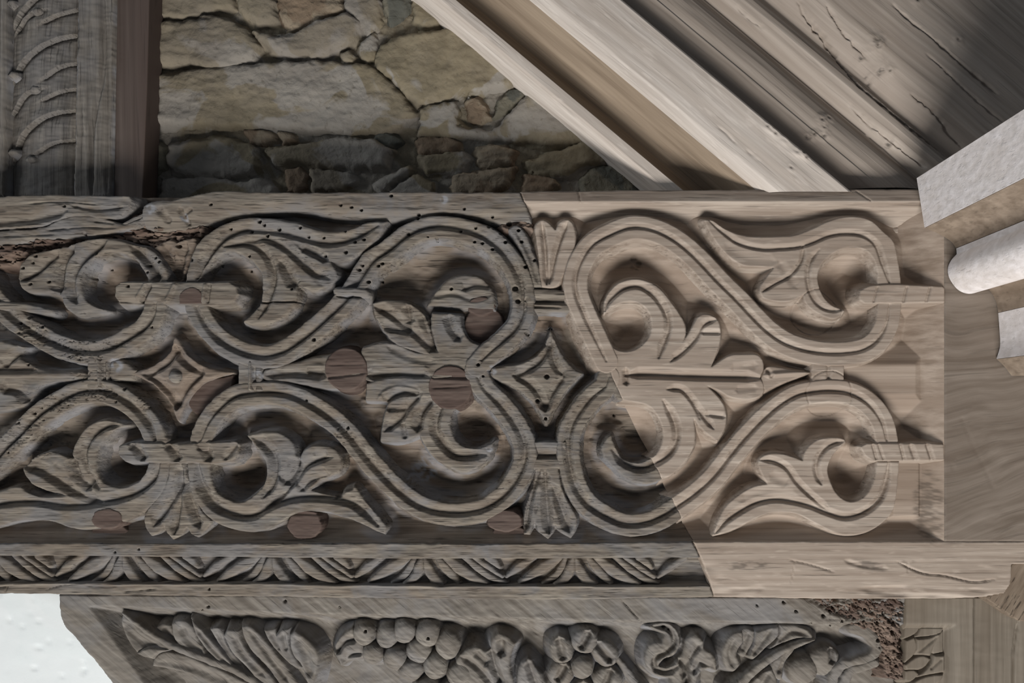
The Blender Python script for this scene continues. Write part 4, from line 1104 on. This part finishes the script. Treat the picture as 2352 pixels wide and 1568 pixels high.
leaf1 = lc('leaf', [(276, 1408), (296, 1412), (330, 1432), (352, 1444), (366, 1437), (384, 1441), (396, 1430), (420, 1427), (440, 1432), (462, 1444), (482, 1446), (504, 1441), (526, 1446), (554, 1441), (574, 1437), (602, 1452), (632, 1452),
                    (660, 1444), (690, 1458), (714, 1478), (729, 1506), (726, 1534), (716, 1567), (708, 1620), (430, 1620), (404, 1574), (372, 1548), (344, 1533), (348, 1516), (306, 1501), (284, 1468), (273, 1432)], top=-34, r=10)
LOBES = [
    ([(277, 1408), (330, 1450), (383, 1486), (396, 1496), (370, 1496), (344, 1490), (308, 1502), (284, 1468), (272, 1430)], -10, [([(282, 1430), (310, 1470), (360, 1490)], 16, 7, 'u')]),
    ([(310, 1502), (326, 1492), (352, 1489), (384, 1495), (358, 1503), (348, 1515), (328, 1511)], -4, []),
    ([(343, 1534), (349, 1513), (370, 1500), (420, 1508), (470, 1528), (545, 1562), (600, 1590), (500, 1585), (440, 1556), (385, 1541)], -12, [([(360, 1524), (430, 1536), (520, 1572)], 14, 6, 'u')]),
    ([(347, 1446), (362, 1436), (384, 1440), (394, 1466), (398, 1484), (372, 1470)], -18, [([(366, 1446), (388, 1474)], 10, 6, 'u')]),
    ([(389, 1434), (400, 1427), (421, 1427), (440, 1444), (452, 1472), (484, 1522), (466, 1512), (428, 1497), (402, 1480), (391, 1456)], -8, [([(412, 1440), (426, 1472), (462, 1504)], 12, 8, 'u')]),
    ([(434, 1419), (444, 1432), (462, 1450), (500, 1490), (535, 1535), (552, 1552), (512, 1530), (472, 1494), (448, 1460)], -4, [([(448, 1444), (490, 1498), (530, 1538)], 7, 6, 'u')]),
    ([(477, 1447), (494, 1442), (506, 1450), (509, 1470), (522, 1496), (548, 1530), (596, 1572), (552, 1552), (528, 1526), (500, 1488)], -10, [([(494, 1456), (512, 1494), (552, 1540)], 9, 7, 'u')]),
    ([(510, 1462), (520, 1446), (546, 1450), (554, 1476), (570, 1502), (602, 1534), (644, 1580), (602, 1572), (560, 1532), (530, 1500)], -5, [([(532, 1460), (556, 1506), (606, 1556)], 10, 7, 'u')]),
    ([(551, 1441), (566, 1437), (590, 1454), (612, 1480), (660, 1540), (696, 1590), (654, 1585), (610, 1535), (576, 1500), (558, 1470)], -8, [([(570, 1450), (606, 1500), (660, 1570)], 9, 8, 'u')]),
    ([(600, 1450), (628, 1446), (634, 1470), (650, 1500), (676, 1540), (640, 1510), (614, 1480)], -14, [([(616, 1458), (640, 1496)], 9, 6, 'u')]),
    ([(630, 1462), (646, 1446), (661, 1446), (659, 1474), (669, 1500), (694, 1536), (672, 1532), (642, 1497)], -4, [([(648, 1456), (656, 1496)], 8, 7, 'u')]),
    ([(662, 1458), (674, 1449), (700, 1466), (722, 1489), (730, 1508), (726, 1540), (714, 1590), (702, 1566), (690, 1530), (668, 1503)], -6, [([(676, 1466), (700, 1504), (710, 1556)], 15, 9, 'u')]),
]
for out_, tp_, gg_ in LOBES:
    carve('leaflet', leaf1, outline=out_, grooves=gg_, top=tp_, r=6, slope=2.6, floor=-70, zr=zr, mats=(LINT, LINT), age='old', ground=False, step=2.0, rag=1.2)
carve('midrib', leaf1, stroke=[(279, 1409, 3), (330, 1447, 7), (383, 1480, 8), (460, 1512, 9), (536, 1542, 9), (620, 1590, 9)], top=-1, r=8, slope=2.6, floor=-70, zr=zr, mats=(LINT, LINT), age='old', ground=False, step=2.0)
GR = [(833, 1458, 26, 29), (886, 1463, 27, 31), (925, 1453, 27, 30), (980, 1458, 29, 33), (1026, 1484, 30, 37), (853, 1504, 26, 26), (904, 1514, 28, 28), (960, 1499, 31, 30), (942, 1542, 29, 28), (998, 1532, 29, 33), (1054, 1552, 32, 32),
      (980, 1585, 28, 28), (1030, 1600, 28, 28)]
for i, (gx, gy, rx, ry) in enumerate(GR):
    lc('grape', disc(gx, gy, rx, ry, 12), top=4 - (i % 3) * 2, r=min(rx, ry) * 0.86, slope=2.4, gs=[([(gx - rx * .7, gy + ry * .3), (gx + rx * .6, gy + ry * .55)], 3, 1.5)])
lc('leaf', [(764, 1506), (768, 1482), (786, 1456), (806, 1442), (816, 1458), (832, 1484), (838, 1510), (815, 1520), (792, 1520), (779, 1532)], top=-10, r=10, gs=[([(770, 1506), (786, 1482), (816, 1474)], 9, 10), ([(782, 1526), (800, 1510), (830, 1506)], 7, 7)])
lc('leaf', [(1046, 1518), (1066, 1493), (1092, 1485), (1118, 1496), (1126, 1494), (1128, 1470), (1143, 1453), (1161, 1458), (1183, 1481), (1174, 1506), (1171, 1534), (1180, 1570), (1180, 1620), (1080, 1620)], top=-6, r=10,
   gs=[([(1126, 1494), (1134, 1530), (1150, 1580)], 11, 14), ([(1060, 1512), (1100, 1540), (1140, 1590)], 9, 8), ([(1152, 1470), (1150, 1510)], 12, 8, 'u'), ([(1090, 1500), (1120, 1530)], 12, 6, 'u')])
# flower
for (gx, gy, rx, ry, a) in ((1290, 1494, 27, 36, -12), (1343, 1474, 31, 32, 30), (1390, 1502, 28, 38, -38), (1288, 1550, 30, 30, 30), (1396, 1562, 36, 30, 20), (1340, 1592, 30, 28, 0)):
    ca, sa = math.cos(math.radians(a)), math.sin(math.radians(a))
    o = [(gx + u * ca - v * sa, gy + u * sa + v * ca) for u, v in ((0, -ry), (rx * .8, -ry * .6), (rx, 0), (rx * .75, ry * .7), (0, ry * .95), (-rx * .75, ry * .7), (-rx, 0), (-rx * .8, -ry * .6))]
    lc('petal', o, top=-1, r=18, gs=[([(gx - sa * -ry * .8, gy - ca * ry * .8), (gx + sa * -ry * .7, gy + ca * ry * .7)], 11, 8, 'u')])
lc('flower_centre', disc(1338, 1534, 26, 27, 12), top=8, r=22)
lc('leaf', [(1186, 1560), (1196, 1524), (1212, 1512), (1228, 1530), (1252, 1560), (1262, 1620), (1190, 1620)], top=-4, r=14, gs=[([(1212, 1520), (1226, 1560), (1240, 1600)], 10, 9)])
lc('stalk', stroke=[(1420, 1520, 8), (1450, 1560, 9), (1480, 1600, 10)], top=-22, r=8)
# curled leaf
lc('leaf', [(1486, 1442), (1510, 1431), (1537, 1432), (1557, 1450), (1564, 1480), (1549, 1506), (1525, 1516), (1514, 1530), (1532, 1534), (1556, 1516), (1568, 1494), (1574, 1472), (1586, 1458), (1604, 1458), (1617, 1474), (1618, 1488),
            (1634, 1498), (1648, 1522), (1648, 1543), (1627, 1538), (1611, 1545), (1602, 1566), (1604, 1620), (1540, 1620), (1540, 1560), (1512, 1556), (1491, 1543), (1481, 1519), (1486, 1490), (1502, 1474), (1520, 1474), (1526, 1458), (1508, 1450)], top=-2, r=10,
   gs=[([(1500, 1440), (1540, 1448), (1550, 1478), (1530, 1500), (1504, 1516), (1506, 1540), (1534, 1546), (1560, 1530)], 8, 7, 'u'), ([(1612, 1480), (1590, 1508), (1570, 1560)], 9, 8), ([(1560, 1516), (1580, 1540), (1578, 1580)], 9, 11), ([(1640, 1536), (1608, 1524), (1594, 1550)], 8, 7)])
# right leaf
leaf2 = lc('leaf', [(1662, 1503), (1667, 1478), (1685, 1456), (1716, 1445), (1736, 1452), (1764, 1444), (1792, 1437), (1829, 1437), (1866, 1454), (1872, 1473), (1854, 1481), (1829, 1488), (1824, 1503), (1806, 1528), (1801, 1545), (1798, 1570), (1790, 1620), (1690, 1620),
                    (1700, 1560), (1690, 1543), (1671, 1538)], top=-34, r=10)
for out_, tp_, gg_ in [
        ([(1661, 1503), (1667, 1478), (1686, 1456), (1706, 1452), (1710, 1474), (1694, 1500), (1700, 1530), (1688, 1544), (1671, 1538)], -6, [([(1690, 1470), (1678, 1500), (1686, 1534)], 9, 6, 'u')]),
        ([(1692, 1458), (1716, 1445), (1736, 1452), (1734, 1476), (1714, 1512), (1700, 1506), (1712, 1476)], -12, [([(1722, 1456), (1708, 1500)], 8, 6, 'u')]),
        ([(1738, 1453), (1764, 1444), (1790, 1438), (1790, 1460), (1768, 1484), (1732, 1516), (1722, 1510), (1735, 1478)], -5, [([(1774, 1448), (1732, 1506)], 10, 8, 'u')]),
        ([(1793, 1437), (1829, 1437), (1866, 1454), (1873, 1472), (1840, 1468), (1800, 1480), (1772, 1494), (1792, 1462)], -8, [([(1860, 1462), (1820, 1454), (1790, 1478)], 10, 8, 'u')]),
        ([(1776, 1526), (1800, 1504), (1832, 1488), (1824, 1503), (1806, 1528), (1799, 1565), (1782, 1562)], -10, [([(1816, 1500), (1790, 1550)], 9, 7, 'u')]),
        ([(1716, 1590), (1748, 1550), (1776, 1538), (1788, 1566), (1786, 1620), (1716, 1620)], -8, [([(1770, 1548), (1740, 1596)], 11, 8, 'u')])]:
    carve('leaflet', leaf2, outline=out_, grooves=gg_, top=tp_, r=6, slope=2.6, floor=-70, zr=zr, mats=(LINT, LINT), age='old', ground=False, step=2.0, rag=1.2)
carve('midrib', leaf2, stroke=[(1680, 1592, 11), (1752, 1528, 10), (1800, 1497, 9), (1845, 1478, 6), (1873, 1470, 2)], top=-1, r=9, slope=2.6, floor=-70, zr=zr, mats=(LINT, LINT), age='old', ground=False, step=2.0)
lc('bud', disc(1850, 1545, 38, 36, 12), top=-6, r=28)
lc('bud', disc(1902, 1524, 40, 38, 12), top=-12, r=28, gs=[([(1916, 1494), (1918, 1530)], 8, 8)])
lc('tendril', stroke=[(1966, 1444, 14), (2004, 1462, 14), (2024, 1490, 13), (2004, 1514, 13), (1968, 1524, 12), (1936, 1534, 12), (1920, 1560, 12), (1916, 1610, 12)], top=-8, r=9, rag=4)
lc('tendril', stroke=[(2014, 1526, 11), (1985, 1536, 11), (1958, 1544, 11), (1944, 1570, 11), (1940, 1610, 11)], top=-6, r=8, rag=3)
carve('decayed_end', lin, outline=[(1872, 1376), (2076, 1376), (2078, 1560), (2040, 1560), (2030, 1500), (2010, 1460), (1960, 1440), (1920, 1430)], top=-8, r=8, slope=3, floor=-60, zr=zr, mats=(ROT, ROT), age='old', ground=False, step=2.0, rag=10, und=2, pat=0,
      hfun=lambda X, Y, sd: 10 * fbm((X + Y) / 30, (Y - X) / 12, 141, 4) - 9 * smooth((0.08 - np.abs(fbm((X + Y) / 22, (Y - X) / 9, 145, 2))) / 0.06))

# ================================================================== RIGHT OF THE LINTEL
zr = -50
jb = thing('carved_jamb', 'new tan oak block with a small carved leaf panel, right of the grey lintel', 'jamb', P3(2160, 1640, -60, zr))


def jamb_h(X, Y, sd):
    m = np.maximum(X - 2200, 1430 - Y)
    t = np.clip(-m / 28, 0, 1)
    side = 0.0 - 8 * smooth((X - 2196) / 4) * 0
    return -22 * smooth(t)


carve('jamb_face', jb, outline=[(2081, 1372), (2237, 1372), (2237, 1640), (2081, 1640)], top=0, r=2, slope=7, floor=-60, zr=zr, mats=(JAMB, JAMB), age='new', ground=False, step=3, corner=20, hfun=jamb_h)
solid('jamb_core', [(2084, 1376), (2234, 1376), (2234, 1640), (2084, 1640)], -220, -40, JAMB, jb, zr)


def jl(out, gs=(), top=-8):
    carve('carved_leaf', jb, outline=out, grooves=gs, top=top, r=5, slope=1.6, floor=-26, zr=zr, mats=(JAMB, JAMB), age='new', ground=False, step=2)


jl([(2084, 1442), (2118, 1440), (2114, 1452), (2098, 1464), (2082, 1470)], top=-12)
jl([(2120, 1444), (2172, 1444), (2166, 1456), (2146, 1462), (2108, 1466)], top=-10)
jl([(2162, 1460), (2172, 1450), (2172, 1500), (2150, 1506), (2146, 1500)], top=-12)
jl([(2086, 1474), (2104, 1466), (2110, 1482), (2104, 1504), (2084, 1524)], top=-9)
jl([(2110, 1470), (2140, 1466), (2164, 1458), (2150, 1480), (2140, 1506), (2108, 1504)], [([(2160, 1462), (2132, 1484), (2106, 1506)], 5, 5)], top=-6)
jl([(2104, 1514), (2124, 1508), (2142, 1516), (2124, 1536), (2086, 1540), (2082, 1530)], top=-8)
jl([(2150, 1508), (2172, 1508), (2172, 1544), (2130, 1552), (2112, 1556), (2140, 1530)], [([(2168, 1514), (2140, 1540)], 5, 5)], top=-6)
jl([(2084, 1544), (2104, 1542), (2116, 1552), (2096, 1568), (2082, 1566)], top=-10)
jl([(2108, 1566), (2140, 1554), (2170, 1552), (2164, 1566), (2130, 1580), (2096, 1600), (2086, 1590)], top=-7)

zr = -66
st = thing('oak_jamb_post', 'new oak post with a long vertical crack, in the lower right corner', 'post', P3(2320, 1640, -60, zr))
carve('post_face', st, outline=[(2239, 1372), (2460, 1372), (2460, 1640), (2239, 1640)], top=0, r=3, slope=7, floor=-60, zr=zr, mats=(JAMB, JAMB), age='new', ground=False, step=3, corner=20,
      grooves=[([(2338, 1425), (2332, 1470), (2328, 1510), (2329, 1640)], 4, 16), ([(2275, 1372), (2278, 1640)], 3, 2)])
solid('post_core', [(2242, 1376), (2460, 1376), (2460, 1640), (2242, 1640)], -200, -40, JAMB, st, zr)
cb = solid('end_grain_wedge', [(2262, 1372), (2310, 1360), (2328, 1296), (2420, 1288), (2420, 1430), (2344, 1428)], -80, -6, ENDG, None, 0, bevel=3)
tag(cb, 'dark end-grain oak wedge under the right end of the carved beam', 'wedge')

# ================================================================== MOULDED CEILING BEAM COMING FORWARD AT THE RIGHT
cbm = thing('moulded_ceiling_beam', 'pale sawn oak ceiling beam end with a fascia, roll and hollow mouldings, at the right edge', 'beam', P3(2260, 870, 0))


def extrude(name, prof, z0, z1, mat, parent, n=8):
    """profile in face pixels, run straight out from the face towards the room"""
    C = curve(prof, False, 38, 5.0)[:, :2]
    o0 = ORIG[parent.name]
    zs = np.linspace(z0, z1, n)
    vs, fs = [], []
    m = len(C)
    for z in zs:
        for (px, py) in C:
            vs.append(((px - 1176) * S - o0[0], -z * S - o0[1], Z0 + (784 - py) * S - o0[2]))
    for k in range(n - 1):
        for i in range(m - 1):
            fs.append((k * m + i, k * m + i + 1, (k + 1) * m + i + 1, (k + 1) * m + i))
        fs.append((k * m + m - 1, k * m, (k + 1) * m, (k + 1) * m + m - 1))
    fs.append(tuple(range(m))); fs.append(tuple((n - 1) * m + i for i in range(m - 1, -1, -1)))
    me = bpy.data.meshes.new(name)
    me.from_pydata(vs, [], fs)
    import bmesh
    bm = bmesh.new(); bm.from_mesh(me)
    bmesh.ops.recalc_face_normals(bm, faces=bm.faces)
    for f in bm.faces: f.smooth = True
    for e in bm.edges:
        if len(e.link_faces) == 2 and e.calc_face_angle(0) > math.radians(28): e.smooth = False
    bm.to_mesh(me); bm.free()
    return link_mesh(name, me, mat, parent)


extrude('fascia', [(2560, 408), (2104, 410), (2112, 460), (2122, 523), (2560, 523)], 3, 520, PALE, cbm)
extrude('upper_hollow', [(2560, 524), (2123, 524), (2145, 533), (2170, 546), (2186, 558), (2194, 570), (2560, 570)], 3, 520, SHADED, cbm)
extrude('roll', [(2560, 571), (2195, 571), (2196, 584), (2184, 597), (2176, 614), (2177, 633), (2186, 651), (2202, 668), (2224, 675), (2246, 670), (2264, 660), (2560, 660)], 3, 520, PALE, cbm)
extrude('lower_hollow_top', [(2560, 661), (2266, 661), (2278, 676), (2287, 696), (2291, 718), (2560, 718)], 3, 520, SHADED, cbm)  # top of the lower hollow, split off to take the painted shade
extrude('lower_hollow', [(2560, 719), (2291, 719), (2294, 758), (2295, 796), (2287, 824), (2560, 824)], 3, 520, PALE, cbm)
extrude('lower_fillet', [(2560, 825), (2288, 825), (2302, 838), (2322, 863), (2560, 863)], 3, 520, SHADED, cbm)
